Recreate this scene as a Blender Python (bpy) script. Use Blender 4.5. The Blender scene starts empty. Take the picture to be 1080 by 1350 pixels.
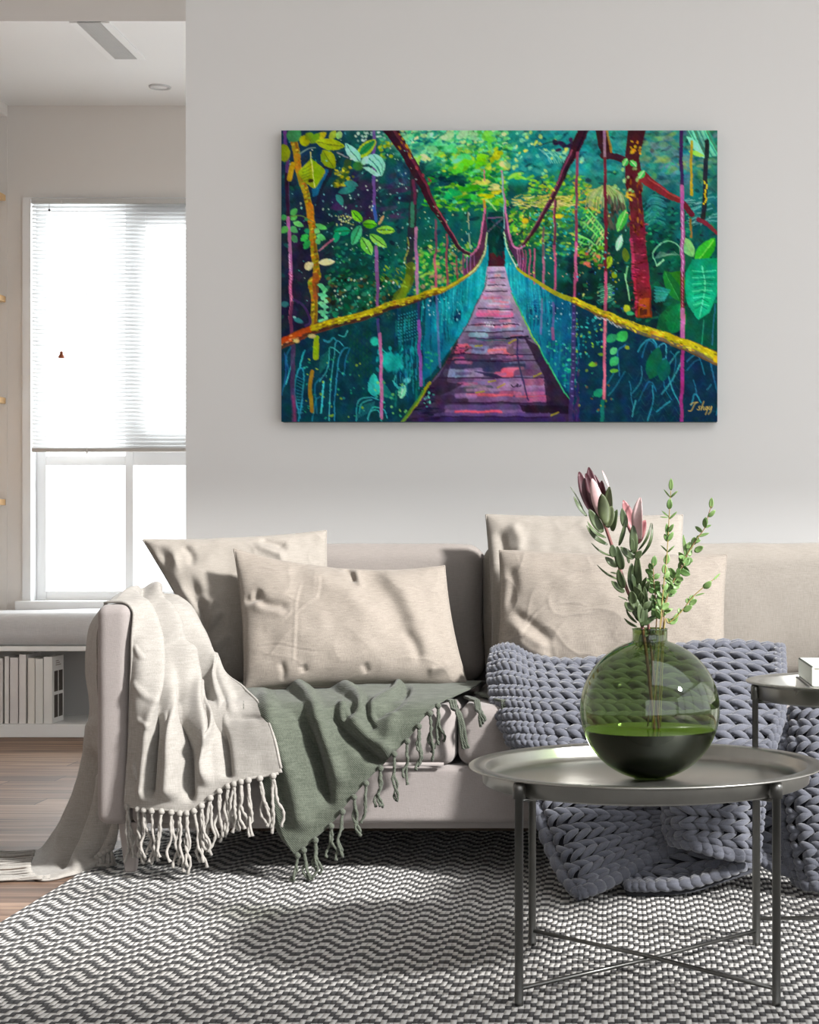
import bpy, bmesh, math, random
import numpy as np
from mathutils import Vector, Matrix, noise as mnoise

scene = bpy.context.scene
COL = scene.collection
random.seed(7)

# ------------------------------------------------------------------ camera
FPX, VPX, VPY, EYE = 2286.0, 820.0, 710.0, 0.85       # focal length, principal point (pixels of 1080x1350), eye height
cam_data = bpy.data.cameras.new('camera')
cam = bpy.data.objects.new('camera', cam_data)
COL.objects.link(cam)
cam.location = (0, 0, EYE)
cam.rotation_euler = (math.pi / 2, 0, 0)
cam_data.sensor_fit = 'HORIZONTAL'
cam_data.sensor_width = 36.0
cam_data.lens = 36.0 * FPX / 1080.0
cam_data.shift_x = (540.0 - VPX) / 1080.0
cam_data.shift_y = (VPY - 675.0) / 1080.0
cam_data.clip_start = 0.05
cam_data.clip_end = 200
scene.camera = cam

# ------------------------------------------------------------------ light
scene.view_settings.view_transform = 'Standard'
scene.view_settings.look = 'None'
scene.view_settings.gamma = 1.0
scene.view_settings.use_curve_mapping = False
scene.view_settings.exposure = 0.0

world = bpy.data.worlds.new('sky')
scene.world = world
world.use_nodes = True
bg = world.node_tree.nodes['Background']
bg.inputs['Color'].default_value = (0.95, 0.97, 1.0, 1)
bg.inputs['Strength'].default_value = 2.35

SUN_DIR = Vector((-0.85, 0.53, -0.62)).normalized()
sun_data = bpy.data.lights.new('sun', 'SUN')
sun_data.energy = 9.0
sun_data.angle = math.radians(6.0)
sun_data.color = (1.0, 0.985, 0.965)
sun = bpy.data.objects.new('sun', sun_data)
COL.objects.link(sun)
sun.location = (4, -3, 6)
sun.rotation_euler = SUN_DIR.to_track_quat('-Z', 'Y').to_euler()

# daylight standing in the alcove window
day_data = bpy.data.lights.new('window_daylight', 'AREA')
day_data.shape = 'RECTANGLE'
day_data.size, day_data.size_y = 3.2, 2.6
day_data.energy = 230.0
day_data.color = (0.92, 0.97, 1.0)
day = bpy.data.objects.new('window_daylight', day_data)
COL.objects.link(day)
day.location = (-1.4, 8.5, 1.5)
day.rotation_euler = (-math.pi / 2, 0, 0)

# ------------------------------------------------------------------ helpers
def W(px, py, d):
    """The point seen at pixel (px, py) of the photograph at distance d from the camera."""
    return Vector(((px - VPX) * d / FPX, d, EYE - (py - VPY) * d / FPX))


def PX(p):
    return (VPX + p[0] * FPX / p[1], VPY - (p[2] - EYE) * FPX / p[1])


def tag(o, label=None, cat=None, group=None, kind=None):
    if label: o['label'] = label
    if cat: o['category'] = cat
    if group: o['group'] = group
    if kind: o['kind'] = kind
    return o


def empty(name, loc, label, cat, group=None):
    o = bpy.data.objects.new(name, None)
    COL.objects.link(o)
    o.location = loc
    o.empty_display_size = 0.05
    tag(o, label, cat, group)
    return o


def place(o, parent):
    COL.objects.link(o)
    if parent is not None:
        o.parent = parent
        # meshes carry world coordinates, so only a parent Empty's place has to be undone
        o.matrix_parent_inverse = Matrix.Translation(parent.location).inverted() if parent.type == 'EMPTY' else Matrix.Identity(4)
    return o


def mesh_obj(name, verts, faces, mat, parent=None, smooth=True):
    me = bpy.data.meshes.new(name)
    me.from_pydata([tuple(v) for v in verts], [], faces)
    me.materials.append(mat)
    if smooth:
        me.polygons.foreach_set('use_smooth', [True] * len(me.polygons))
    me.update()
    return place(bpy.data.objects.new(name, me), parent)


class MB:
    """Collects vertices and faces of one mesh object."""
    def __init__(self):
        self.v, self.f = [], []

    def add(self, v, f):
        n = len(self.v)
        self.v.extend([tuple(p) for p in v])
        self.f.extend([tuple(i + n for i in q) for q in f])
        return self

    def box(self, x0, x1, y0, y1, z0, z1):
        v = [(x, y, z) for z in (z0, z1) for y in (y0, y1) for x in (x0, x1)]
        return self.add(v, [(0, 2, 3, 1), (4, 5, 7, 6), (0, 1, 5, 4), (2, 6, 7, 3), (0, 4, 6, 2), (1, 3, 7, 5)])

    def tube(self, pts, r, n=10, caps=True):
        pts = [Vector(p) for p in pts]
        m = len(pts)
        rs = r if hasattr(r, '__len__') else [r] * m
        v, f = [], []
        t0 = (pts[1] - pts[0]).normalized()
        ref = Vector((0, 0, 1)) if abs(t0.z) < 0.9 else Vector((1, 0, 0))
        a = t0.cross(ref).normalized()
        for i in range(m):
            t = (pts[min(i + 1, m - 1)] - pts[max(i - 1, 0)])
            t = t.normalized() if t.length > 1e-9 else t0
            a = (a - t * a.dot(t))
            a = a.normalized() if a.length > 1e-9 else t.orthogonal().normalized()
            b = t.cross(a)
            for k in range(n):
                w = 2 * math.pi * k / n
                v.append(pts[i] + (a * math.cos(w) + b * math.sin(w)) * rs[i])
        for i in range(m - 1):
            for k in range(n):
                k2 = (k + 1) % n
                f.append((i * n + k, i * n + k2, (i + 1) * n + k2, (i + 1) * n + k))
        if caps:
            f.append(tuple(reversed(range(n))))
            f.append(tuple((m - 1) * n + k for k in range(n)))
        return self.add(v, f)

    def lathe(self, prof, cx, cy, n=64):
        """prof: (radius, z) list; radius 0 at an end closes it."""
        v, f, rows = [], [], []
        for r, z in prof:
            if r < 1e-6:
                rows.append([len(v)]); v.append((cx, cy, z))
            else:
                rows.append(list(range(len(v), len(v) + n)))
                v.extend((cx + r * math.cos(2 * math.pi * k / n), cy + r * math.sin(2 * math.pi * k / n), z) for k in range(n))
        for a, b in zip(rows[:-1], rows[1:]):
            for k in range(n):
                k2 = (k + 1) % n
                if len(a) == 1 and len(b) == 1: continue
                if len(a) == 1: f.append((a[0], b[k2], b[k]))
                elif len(b) == 1: f.append((a[k], a[k2], b[0]))
                else: f.append((a[k], a[k2], b[k2], b[k]))
        return self.add(v, f)

    def build(self, name, mat, parent=None, smooth=False, bevel=0, seg=2, solid=0):
        o = mesh_obj(name, self.v, self.f, mat, parent, smooth)
        if solid:
            m = o.modifiers.new('thickness', 'SOLIDIFY'); m.thickness = solid; m.offset = 0
        if bevel:
            m = o.modifiers.new('bevel', 'BEVEL'); m.width = bevel; m.segments = seg
            m.limit_method = 'ANGLE'; m.angle_limit = math.radians(40)
            m.harden_normals = False
        return o


def catmull(P, t):
    """P: (k, 3) array, t in [0, k-1] array: smooth curve through the points."""
    P = np.asarray(P, float)
    k = len(P)
    Q = np.vstack([2 * P[0] - P[1], P, 2 * P[-1] - P[-2]])
    i = np.clip(np.floor(t).astype(int), 0, k - 2)
    f = (t - i)[:, None]
    p0, p1, p2, p3 = Q[i], Q[i + 1], Q[i + 2], Q[i + 3]
    return 0.5 * (2 * p1 + (p2 - p0) * f + (2 * p0 - 5 * p1 + 4 * p2 - p3) * f ** 2 + (3 * p1 - p0 - 3 * p2 + p3) * f ** 3)


def smooth_pts(pts, n):
    return [Vector(p) for p in catmull(np.array([tuple(p) for p in pts]), np.linspace(0, len(pts) - 1, n))]


def surf(grid, nu, nv):
    """grid[row][col] of 3-vectors -> (nv, nu, 3) points by bicubic interpolation."""
    G = np.array([[tuple(p) for p in row] for row in grid], float)
    R, C, _ = G.shape
    tu = np.linspace(0, C - 1, nu)
    tv = np.linspace(0, R - 1, nv)
    A = np.stack([catmull(G[r], tu) for r in range(R)])
    return np.stack([catmull(A[:, j], tv) for j in range(nu)], axis=1)


def normals(S):
    du = np.gradient(S, axis=1)
    dv = np.gradient(S, axis=0)
    n = np.cross(du, dv)
    l = np.linalg.norm(n, axis=2, keepdims=True)
    n = n / np.maximum(l, 1e-9)
    # face the camera side
    s = np.sign(-(S[..., 0] * n[..., 0] + S[..., 1] * n[..., 1] + (S[..., 2] - EYE) * n[..., 2]))
    s[s == 0] = 1
    if np.mean(s) >= 0: return n
    return -n


def seg_field(px, py, pts):
    """distance, signed side and fraction along a pixel polyline for arrays px, py."""
    best = np.full(px.shape, 1e9); side = np.zeros(px.shape); frac = np.zeros(px.shape)
    L = [0.0]
    for a, b in zip(pts[:-1], pts[1:]): L.append(L[-1] + math.hypot(b[0] - a[0], b[1] - a[1]))
    for i, (a, b) in enumerate(zip(pts[:-1], pts[1:])):
        dx, dy = b[0] - a[0], b[1] - a[1]
        l2 = dx * dx + dy * dy + 1e-9
        t = np.clip(((px - a[0]) * dx + (py - a[1]) * dy) / l2, 0, 1)
        ex, ey = px - (a[0] + t * dx), py - (a[1] + t * dy)
        d = np.hypot(ex, ey)
        m = d < best
        best[m] = d[m]
        side[m] = np.sign(dx * ey - dy * ex)[m]
        frac[m] = ((L[i] + t * math.sqrt(l2)) / L[-1])[m]
    return best, side, frac


def smooth_poly(pts, n=16):
    a = np.array([(p[0], p[1], 0) for p in pts], float)
    c = catmull(a, np.linspace(0, len(pts) - 1, n))
    return [(p[0], p[1]) for p in c]


def fold_height(px, py, folds):
    """folds: (polyline, width on the left side, width on the right side, height, fade) in pixels and metres."""
    h = np.zeros(px.shape)
    for fo in folds:
        pts, wl, wr, amp = fo[:4]
        fade = fo[4] if len(fo) > 4 else 0.25
        if len(pts) > 2: pts = smooth_poly(pts)
        d, s, fr = seg_field(px, py, pts)
        w = np.where(s < 0, wl, wr)
        e = np.minimum(1, np.minimum(fr, 1 - fr) / max(fade, 1e-3)) if fade else 1.0
        e = e * e * (3 - 2 * e) if fade else 1.0
        h += amp * np.exp(-(d / w) ** 2) * e
    return h


def noise_field(S, scale, seed=0.0):
    sh = S.shape[:-1]
    P = S.reshape(-1, S.shape[-1])
    return np.array([mnoise.noise((p[0] * scale + seed, p[1] * scale, p[2] * scale)) for p in P]).reshape(sh)


def grid_faces(nv, nu, off=0, flip=False):
    f = []
    for i in range(nv - 1):
        for j in range(nu - 1):
            a = off + i * nu + j
            q = (a, a + 1, a + nu + 1, a + nu)
            f.append(q[::-1] if flip else q)
    return f


def rounded_box(x0, x1, y0, y1, z0, z1, r, n=10, bulge=(0, 0, 0), seed=0.0, rough=0.0):
    """Upholstered block: rounded edges, faces puffed out by bulge (x, y, z)."""
    lo, hi = np.array([x0, y0, z0]), np.array([x1, y1, z1])

    def axis(a, b):
        e = np.linspace(0, 1, 6) ** 1.0 * r
        mid = np.linspace(a + r, b - r, n + 1)[1:-1]
        return np.concatenate([a + e, mid, (b - e)[::-1]])
    ax = [axis(lo[i], hi[i]) for i in range(3)]
    bm = bmesh.new()
    for k in range(3):
        i, j = (k + 1) % 3, (k + 2) % 3
        for sgn in (0, 1):
            U, V = np.meshgrid(ax[i], ax[j])
            P = np.zeros(U.shape + (3,))
            P[..., i], P[..., j] = U, V
            P[..., k] = hi[k] if sgn else lo[k]
            vs = [[bm.verts.new(P[a, b]) for b in range(P.shape[1])] for a in range(P.shape[0])]
            for a in range(P.shape[0] - 1):
                for b in range(P.shape[1] - 1):
                    q = [vs[a][b], vs[a][b + 1], vs[a + 1][b + 1], vs[a + 1][b]]
                    bm.faces.new(q if sgn else q[::-1])
    bmesh.ops.remove_doubles(bm, verts=bm.verts, dist=1e-5)
    c, hs = (lo + hi) / 2, (hi - lo) / 2
    for v in bm.verts:
        p = np.array(v.co)
        inner = np.clip(p, lo + r, hi - r)
        d = p - inner
        l = np.linalg.norm(d)
        if l > 1e-9: p = inner + d / l * min(r, l if l < r else r)
        q = np.clip((p - c) / hs, -1, 1)
        for k in range(3):
            i, j = (k + 1) % 3, (k + 2) % 3
            p[k] += bulge[k] * q[k] * (1 - q[i] ** 2) * (1 - q[j] ** 2)
        if rough:
            p += rough * np.array(mnoise.noise_vector((p[0] * 6 + seed, p[1] * 6, p[2] * 6)))
        v.co = p
    vs = [tuple(v.co) for v in bm.verts]
    bm.verts.index_update()
    fs = [tuple(v.index for v in f.verts) for f in bm.faces]
    bm.free()
    return vs, fs


# ------------------------------------------------------------------ materials
def srgb(r, g, b):
    def c(v):
        v /= 255.0
        return v / 12.92 if v <= 0.04045 else ((v + 0.055) / 1.055) ** 2.4
    return (c(r), c(g), c(b), 1.0)


class NT:
    """Small node-tree writer."""
    def __init__(self, name):
        self.mat = bpy.data.materials.new(name)
        self.mat.use_nodes = True
        self.t = self.mat.node_tree
        self.b = self.t.nodes['Principled BSDF']
        self.out = self.t.nodes['Material Output']

    def n(self, typ, **kw):
        nd = self.t.nodes.new(typ)
        for k, v in kw.items():
            if k in ('operation', 'blend_type', 'data_type', 'wave_type', 'bands_direction', 'feature', 'attribute_name', 'wave_profile', 'noise_dimensions'):
                setattr(nd, k, v)
            else:
                nd.inputs[k].default_value = v
        return nd

    def l(self, a, b):
        self.t.links.new(a, b)

    def math(self, op, a, b=None, c=None):
        nd = self.t.nodes.new('ShaderNodeMath'); nd.operation = op
        for i, x in enumerate((a, b, c)):
            if x is None: continue
            if isinstance(x, (int, float)): nd.inputs[i].default_value = x
            else: self.l(x, nd.inputs[i])
        return nd.outputs[0]

    def mix(self, fac, a, b):
        nd = self.t.nodes.new('ShaderNodeMix'); nd.data_type = 'RGBA'
        if isinstance(fac, (int, float)): nd.inputs[0].default_value = fac
        else: self.l(fac, nd.inputs[0])
        for i, x in ((6, a), (7, b)):
            if isinstance(x, tuple): nd.inputs[i].default_value = x
            else: self.l(x, nd.inputs[i])
        return nd.outputs[2]

    def bump(self, h, strength, dist=0.002, normal=None):
        nd = self.t.nodes.new('ShaderNodeBump')
        nd.inputs['Strength'].default_value = strength
        nd.inputs['Distance'].default_value = dist
        self.l(h, nd.inputs['Height'])
        if normal is not None: self.l(normal, nd.inputs['Normal'])
        self.l(nd.outputs[0], self.b.inputs['Normal'])
        return nd.outputs[0]

    def coords(self):
        return self.t.nodes.new('ShaderNodeTexCoord').outputs['Object']

    def set(self, **kw):
        for k, v in kw.items():
            self.b.inputs[k.replace('_', ' ')].default_value = v
        return self


def plain(name, col, rough=0.6, metal=0.0, spec=0.5, **kw):
    m = NT(name)
    m.set(Base_Color=col, Roughness=rough, Metallic=metal, Specular_IOR_Level=spec, **kw)
    return m.mat


def painted(name, col, rough=0.85, var=0.03):
    """Matt wall paint with the faintest roller texture."""
    m = NT(name)
    m.set(Roughness=rough, Specular_IOR_Level=0.2)
    co = m.coords()
    nz = m.n('ShaderNodeTexNoise', Scale=240.0, Detail=3.0); m.l(co, nz.inputs['Vector'])
    dk = tuple(c * (1 - var) for c in col[:3]) + (1,)
    n2 = m.n('ShaderNodeTexNoise', Scale=1.3, Detail=2.0); m.l(co, n2.inputs['Vector'])
    m.l(m.mix(n2.outputs['Fac'], dk, col), m.b.inputs['Base Color'])
    m.bump(nz.outputs['Fac'], 0.05, 0.001)
    return m.mat


def fabric(name, col, col2=None, weave=900.0, bump=0.35, sheen=0.15, slub=0.25, twill=False):
    """Woven cloth: two thread directions, slubs in the yarn, soft sheen."""
    m = NT(name)
    m.set(Roughness=0.95, Specular_IOR_Level=0.1, Sheen_Weight=sheen, Sheen_Roughness=0.5)
    co = m.coords()
    col2 = col2 or tuple(c * 0.72 for c in col[:3]) + (1,)
    a = m.n('ShaderNodeTexNoise', Scale=1.0, Detail=2.0)
    mp = m.t.nodes.new('ShaderNodeMapping'); mp.inputs['Scale'].default_value = (weave * 0.06, weave * 0.06, weave)
    m.l(co, mp.inputs['Vector']); m.l(mp.outputs[0], a.inputs['Vector'])
    b = m.n('ShaderNodeTexNoise', Scale=1.0, Detail=2.0)
    mp2 = m.t.nodes.new('ShaderNodeMapping'); mp2.inputs['Scale'].default_value = (weave, weave, weave * 0.06)
    m.l(co, mp2.inputs['Vector']); m.l(mp2.outputs[0], b.inputs['Vector'])
    thr = m.math('MULTIPLY', m.math('ADD', a.outputs['Fac'], b.outputs['Fac']), 0.5)
    big = m.n('ShaderNodeTexNoise', Scale=9.0, Detail=4.0); m.l(co, big.inputs['Vector'])
    fac = m.math('MULTIPLY_ADD', m.math('SUBTRACT', thr, 0.5), 3.0 * slub / 0.25, 0.5)
    fac = m.math('MULTIPLY_ADD', m.math('SUBTRACT', big.outputs['Fac'], 0.5), 0.5, fac)
    cl = m.t.nodes.new('ShaderNodeClamp'); m.l(fac, cl.inputs[0])
    m.l(m.mix(cl.outputs[0], col2, col), m.b.inputs['Base Color'])
    h = thr
    if twill:
        s = m.t.nodes.new('ShaderNodeSeparateXYZ'); m.l(co, s.inputs[0])
        d = m.math('ADD', m.math('ADD', s.outputs[0], s.outputs[2]), m.math('MULTIPLY', s.outputs[1], 0.6))
        w = m.math('SINE', m.math('MULTIPLY', d, 1100.0))
        h = m.math('MULTIPLY_ADD', w, 0.3, thr)
    m.bump(h, bump, 0.002)
    return m.mat


M = {}
M['wall'] = painted('wall_paint', srgb(232, 232, 230))
M['alcove'] = painted('alcove_paint', srgb(228, 223, 218))
M['ceiling'] = painted('ceiling_paint', srgb(236, 235, 233))
M['white'] = plain('white_lacquer', srgb(236, 235, 233), 0.45)
M['frame'] = plain('window_white', srgb(235, 235, 235), 0.4)
M['sofa'] = fabric('sofa_fabric', srgb(152, 145, 142), srgb(132, 125, 122), weave=1300, bump=0.5, sheen=0.2, slub=0.14)
M['backfab'] = fabric('back_cushion_fabric', srgb(144, 137, 132), srgb(124, 118, 113), weave=900, bump=0.4, slub=0.16)
M['linen'] = fabric('linen_cushion', srgb(149, 141, 132), srgb(122, 114, 105), weave=800, bump=0.35, slub=0.24)
M['linen_pale'] = fabric('linen_pale', srgb(153, 147, 139), srgb(130, 124, 116), weave=800, bump=0.3, slub=0.2)
M['throw'] = fabric('throw_linen', srgb(158, 154, 148), srgb(134, 130, 124), weave=600, bump=0.3, slub=0.25)
M['green'] = fabric('throw_green', srgb(92, 97, 86), srgb(66, 71, 62), weave=520, bump=0.5, slub=0.3, twill=True)
M['knit'] = fabric('knit_wool', srgb(98, 100, 109), srgb(78, 80, 88), weave=500, bump=0.35, sheen=0.35, slub=0.2)
M['knit_gap_shade'] = fabric('knit_wool_shade', srgb(64, 66, 74), srgb(54, 56, 64), weave=500, bump=0.3)  # darker copy of the wool, shade between the stitches put into colour
M['bench_fab'] = fabric('bench_fabric', srgb(206, 205, 205), srgb(188, 187, 187), weave=500, bump=0.2)
M['gun'] = plain('gunmetal', srgb(112, 112, 109), 0.32, 1.0)
M['wood_shelf'] = plain('pale_wood', srgb(214, 176, 128), 0.5)


def tray_metal():
    m = NT('tray_metal')
    m.set(Metallic=1.0, Roughness=0.3, Base_Color=srgb(190, 189, 183))
    co = m.coords()
    nz = m.n('ShaderNodeTexNoise', Scale=7.0, Detail=6.0, Roughness=0.65); m.l(co, nz.inputs['Vector'])
    m.l(m.math('MULTIPLY_ADD', nz.outputs['Fac'], 0.25, 0.2), m.b.inputs['Roughness'])
    m.l(m.mix(nz.outputs['Fac'], srgb(146, 145, 140), srgb(184, 183, 177)), m.b.inputs['Base Color'])
    return m.mat


def floor_wood():
    m = NT('floor_boards')
    m.set(Roughness=0.6, Specular_IOR_Level=0.3)
    co = m.coords()
    s = m.t.nodes.new('ShaderNodeSeparateXYZ'); m.l(co, s.inputs[0])
    row = m.math('FLOOR', m.math('DIVIDE', s.outputs[1], 0.135))
    wn = m.n('ShaderNodeTexWhiteNoise', noise_dimensions='1D'); m.l(row, wn.inputs['W'])
    xs = m.math('ADD', s.outputs[0], m.math('MULTIPLY', wn.outputs['Value'], 3.7))
    cellx = m.math('FLOOR', m.math('DIVIDE', xs, 1.15))
    cv = m.t.nodes.new('ShaderNodeCombineXYZ'); m.l(row, cv.inputs[0]); m.l(cellx, cv.inputs[1])
    w2 = m.n('ShaderNodeTexWhiteNoise', noise_dimensions='3D'); m.l(cv.outputs[0], w2.inputs['Vector'])
    mp = m.t.nodes.new('ShaderNodeMapping'); mp.inputs['Scale'].default_value = (1.6, 34.0, 1.0)
    ad = m.n('ShaderNodeVectorMath', operation='ADD'); m.l(co, ad.inputs[0]); m.l(w2.outputs['Color'], ad.inputs[1])
    m.l(ad.outputs[0], mp.inputs['Vector'])
    g = m.n('ShaderNodeTexNoise', Scale=1.0, Detail=6.0, Roughness=0.6, Distortion=0.4); m.l(mp.outputs[0], g.inputs['Vector'])
    mp2 = m.t.nodes.new('ShaderNodeMapping'); mp2.inputs['Scale'].default_value = (5.0, 160.0, 1.0)
    m.l(ad.outputs[0], mp2.inputs['Vector'])
    g2 = m.n('ShaderNodeTexNoise', Scale=1.0, Detail=3.0); m.l(mp2.outputs[0], g2.inputs['Vector'])
    r = m.t.nodes.new('ShaderNodeValToRGB')
    e = r.color_ramp.elements
    e[0].position, e[0].color = 0.3, srgb(84, 65, 53)
    e[1].position, e[1].color = 0.72, srgb(157, 132, 112)
    x = e.new(0.5); x.color = srgb(122, 98, 82)
    f = m.math('MULTIPLY_ADD', m.math('SUBTRACT', w2.outputs['Value'], 0.5), 0.22, g.outputs['Fac'])
    f = m.math('MULTIPLY_ADD', m.math('SUBTRACT', g2.outputs['Fac'], 0.5), 0.35, f)
    m.l(f, r.inputs[0])
    fy = m.math('FRACT', m.math('DIVIDE', s.outputs[1], 0.135))
    fx = m.math('FRACT', m.math('DIVIDE', xs, 1.15))
    gap = m.math('MAXIMUM', m.math('LESS_THAN', fy, 0.03), m.math('LESS_THAN', fx, 0.004))
    m.l(m.mix(gap, r.outputs[0], srgb(66, 50, 40)), m.b.inputs['Base Color'])
    m.bump(m.math('SUBTRACT', g2.outputs['Fac'], gap), 0.15, 0.001)
    return m.mat


def rug_weave():
    """Chunky two-tone herringbone: staircase rows of yarn, dark and light in turn."""
    m = NT('rug_weave')
    m.set(Roughness=1.0, Specular_IOR_Level=0.05, Sheen_Weight=0.1)
    co = m.coords()
    wob = m.n('ShaderNodeTexNoise', Scale=14.0, Detail=2.0); m.l(co, wob.inputs['Vector'])
    s = m.t.nodes.new('ShaderNodeSeparateXYZ'); m.l(co, s.inputs[0])
    x = m.math('MULTIPLY_ADD', m.math('SUBTRACT', wob.outputs['Fac'], 0.5), 0.010, s.outputs[0])
    y = m.math('MULTIPLY_ADD', m.math('SUBTRACT', wob.outputs['Fac'], 0.5), 0.014, s.outputs[1])
    bw, half, slope, per = RUG
    xq = m.math('MULTIPLY', m.math('ADD', m.math('FLOOR', m.math('DIVIDE', x, bw)), 0.5), bw)
    tri = m.math('PINGPONG', m.math('ADD', xq, 10 * half * 2), half)
    v = m.math('DIVIDE', m.math('MULTIPLY_ADD', tri, slope, m.math('ADD', y, 5.0)), per)
    fv = m.math('FRACT', v)
    dark = m.math('GREATER_THAN', fv, 0.5)
    # rounded yarn beads
    bx = m.math('SINE', m.math('MULTIPLY', m.math('FRACT', m.math('DIVIDE', x, bw)), math.pi))
    bv = m.math('SINE', m.math('MULTIPLY', m.math('FRACT', m.math('MULTIPLY', v, 2.0)), math.pi))
    bead = m.math('POWER', m.math('MULTIPLY', bx, bv), 0.6)
    fib = m.n('ShaderNodeTexNoise', Scale=700.0, Detail=2.0); m.l(co, fib.inputs['Vector'])
    c = m.mix(fib.outputs['Fac'], srgb(176, 174, 170), srgb(212, 210, 206))
    d = m.mix(fib.outputs['Fac'], srgb(48, 48, 49), srgb(82, 81, 81))
    m.l(m.mix(dark, c, d), m.b.inputs['Base Color'])
    m.bump(m.math('MULTIPLY_ADD', fib.outputs['Fac'], 0.25, bead), 0.9, 0.006)
    return m.mat


RUG = (0.011, 0.044, 1.65, 0.060)
M['tray'] = tray_metal()
M['floor'] = floor_wood()
M['rug'] = rug_weave()


def tinted_shell(name, tint, gloss_tint=(1, 1, 1, 1), rough=0.0, refl=0.05):
    """Thin coloured glass: lets the view through with a tint, reflects more at a glancing angle."""
    m = NT(name)
    t = m.t
    tr = t.nodes.new('ShaderNodeBsdfTransparent'); tr.inputs['Color'].default_value = tint
    gl = t.nodes.new('ShaderNodeBsdfGlossy'); gl.inputs['Color'].default_value = gloss_tint; gl.inputs['Roughness'].default_value = rough
    fr = t.nodes.new('ShaderNodeLayerWeight'); fr.inputs['Blend'].default_value = 0.5
    f = m.math('MULTIPLY_ADD', m.math('POWER', fr.outputs['Facing'], 3.5), 0.65, refl)
    mx = t.nodes.new('ShaderNodeMixShader')
    m.l(f, mx.inputs[0]); m.l(tr.outputs[0], mx.inputs[1]); m.l(gl.outputs[0], mx.inputs[2])
    m.l(mx.outputs[0], m.out.inputs['Surface'])
    return m.mat

# ------------------------------------------------------------------ room shell
DW = 5.45                       # main wall
ZC, DB, DWIN = 2.81, 6.57, 7.85  # alcove ceiling height, header beam, window wall
DBE = 7.40                      # bench front
XW = (245 - VPX) * DW / FPX     # left end of the main wall


def structure(name, mb, mat, label=None, bevel=0):
    o = mb.build(name, mat, None, bevel=bevel)
    return tag(o, label, None, None, 'structure')


structure('floor', MB().box(-4.6, 5.2, -1.7, 8.2, -0.06, 0.0), M['floor'])
structure('wall_main', MB().box(XW, 5.2, DW, DW + 0.14, 0, 3.3), M['wall'])
structure('wall_left', MB().box(-4.6, -4.45, -1.7, 8.2, 0, 3.3), M['wall'])
structure('wall_front', MB().box(-4.6, 5.2, -1.7, -1.55, 0, 0.15).box(-4.6, 5.2, -1.7, -1.55, 2.3, 3.3).box(-4.6, -0.6, -1.7, -1.55, 0.15, 2.3).box(4.6, 5.2, -1.7, -1.55, 0.15, 2.3), M['wall'])  # unseen wall behind the camera, its opening sized to steer the fill light
structure('wall_alcove_right', MB().box(0.3, 0.4, DW + 0.14, 8.2, 0, 3.3), M['alcove'])
# unseen room ceiling, its opening invented and cut to shape the sun patch
structure('ceiling', MB().box(-4.6, 5.2, 3.30, DB + 0.1, 3.2, 3.3).box(-4.6, 5.2, -1.7, 0.55, 3.2, 3.3).box(-4.6, 0.2, 0.55, 3.30, 3.2, 3.3), M['ceiling'])
structure('beam', MB().box(-4.6, 0.3, DB, DB + 0.12, ZC + 0.001, 3.2), M['alcove'])
structure('ceiling_alcove', MB().box(-4.6, 0.3, DB + 0.12, DWIN + 0.3, ZC, ZC + 0.08).box(-4.6, 0.3, DB, DB + 0.12, ZC, ZC + 0.001), M['ceiling'])
# glazed side wall: sill, posts and head
g = MB().box(5.05, 5.2, -1.7, DW, 0, 0.25).box(5.05, 5.2, -1.7, DW, 3.0, 3.3)
for yy in (-1.6, 0.2, 2.0, 3.8, 5.3):
    g.box(5.07, 5.18, yy - 0.05, yy + 0.05, 0.25, 3.0)
structure('wall_right', g, M['frame'])


# window wall of the alcove with its opening
def pxx(px, d=DWIN): return (px - VPX) * d / FPX
def pzz(py, d=DWIN): return EYE - (py - VPY) * d / FPX


WX0, WX1 = pxx(31), 0.10
WZ0, WZ1 = pzz(795), pzz(261)
NX = pxx(10)                    # edge of the shelf niche
w = MB()
w.box(NX, WX0, DWIN, DWIN + 0.22, 0, 3.3)
w.box(WX1, 0.3, DWIN, DWIN + 0.22, 0, 3.3)
w.box(WX0, WX1, DWIN, DWIN + 0.22, 0, WZ0)
w.box(WX0, WX1, DWIN, DWIN + 0.22, WZ1, 3.3)
structure('wall_back', w, M['alcove'])
# shelf niche left of the window
zn = pzz(152, 7.82)
structure('wall_niche', MB().box(-3.10, -3.06, 5.9, DWIN + 0.22, 0, 3.3).box(-3.06, NX, DWIN - 0.005, DWIN + 0.22, 0, 3.3)
          .box(-3.06, NX, 5.9, DWIN - 0.005, zn, ZC), M['alcove'])

# window: reveal, frames and panes
wf = MB()
wf.box(WX0, pxx(42), DWIN - 0.015, DWIN + 0.2, WZ0, WZ1)               # left jamb
wf.box(pxx(42), WX1, DWIN - 0.015, DWIN + 0.2, pzz(263), WZ1)          # head
win = wf.build('window_1', M['frame'])
tag(win, None, None, None, 'structure')
sill = MB().box(WX0 - 0.02, WX1, DWIN - 0.06, DWIN + 0.2, WZ0 - 0.03, WZ0 + pzz(792) - pzz(795))
sill.build('window_sill', M['frame'], win, bevel=0.004)
YF0, YF1 = DWIN + 0.06, DWIN + 0.12
fr = MB()
for a, b, c, d in ((42, 55, 263, 795), (160, 171, 263, 795), (55, 160, 263, 277), (55, 160, 600, 613), (171, 420, 583, 613),
                   (55, 160, 780, 795), (171, 420, 780, 795), (171, 420, 263, 277)):
    fr.box(pxx(a), pxx(b), YF0, YF1, pzz(d), pzz(c))
fr.build('window_frame', M['frame'], win, bevel=0.003)
cs = MB()
for a, b, c, d in ((171, 190, 277, 583), (190, 420, 277, 296), (190, 420, 572, 583)):
    cs.box(pxx(a), pxx(b), YF0 - 0.03, YF0 + 0.02, pzz(d), pzz(c))
cs.build('casement_frame', M['frame'], win, bevel=0.003)
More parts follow.
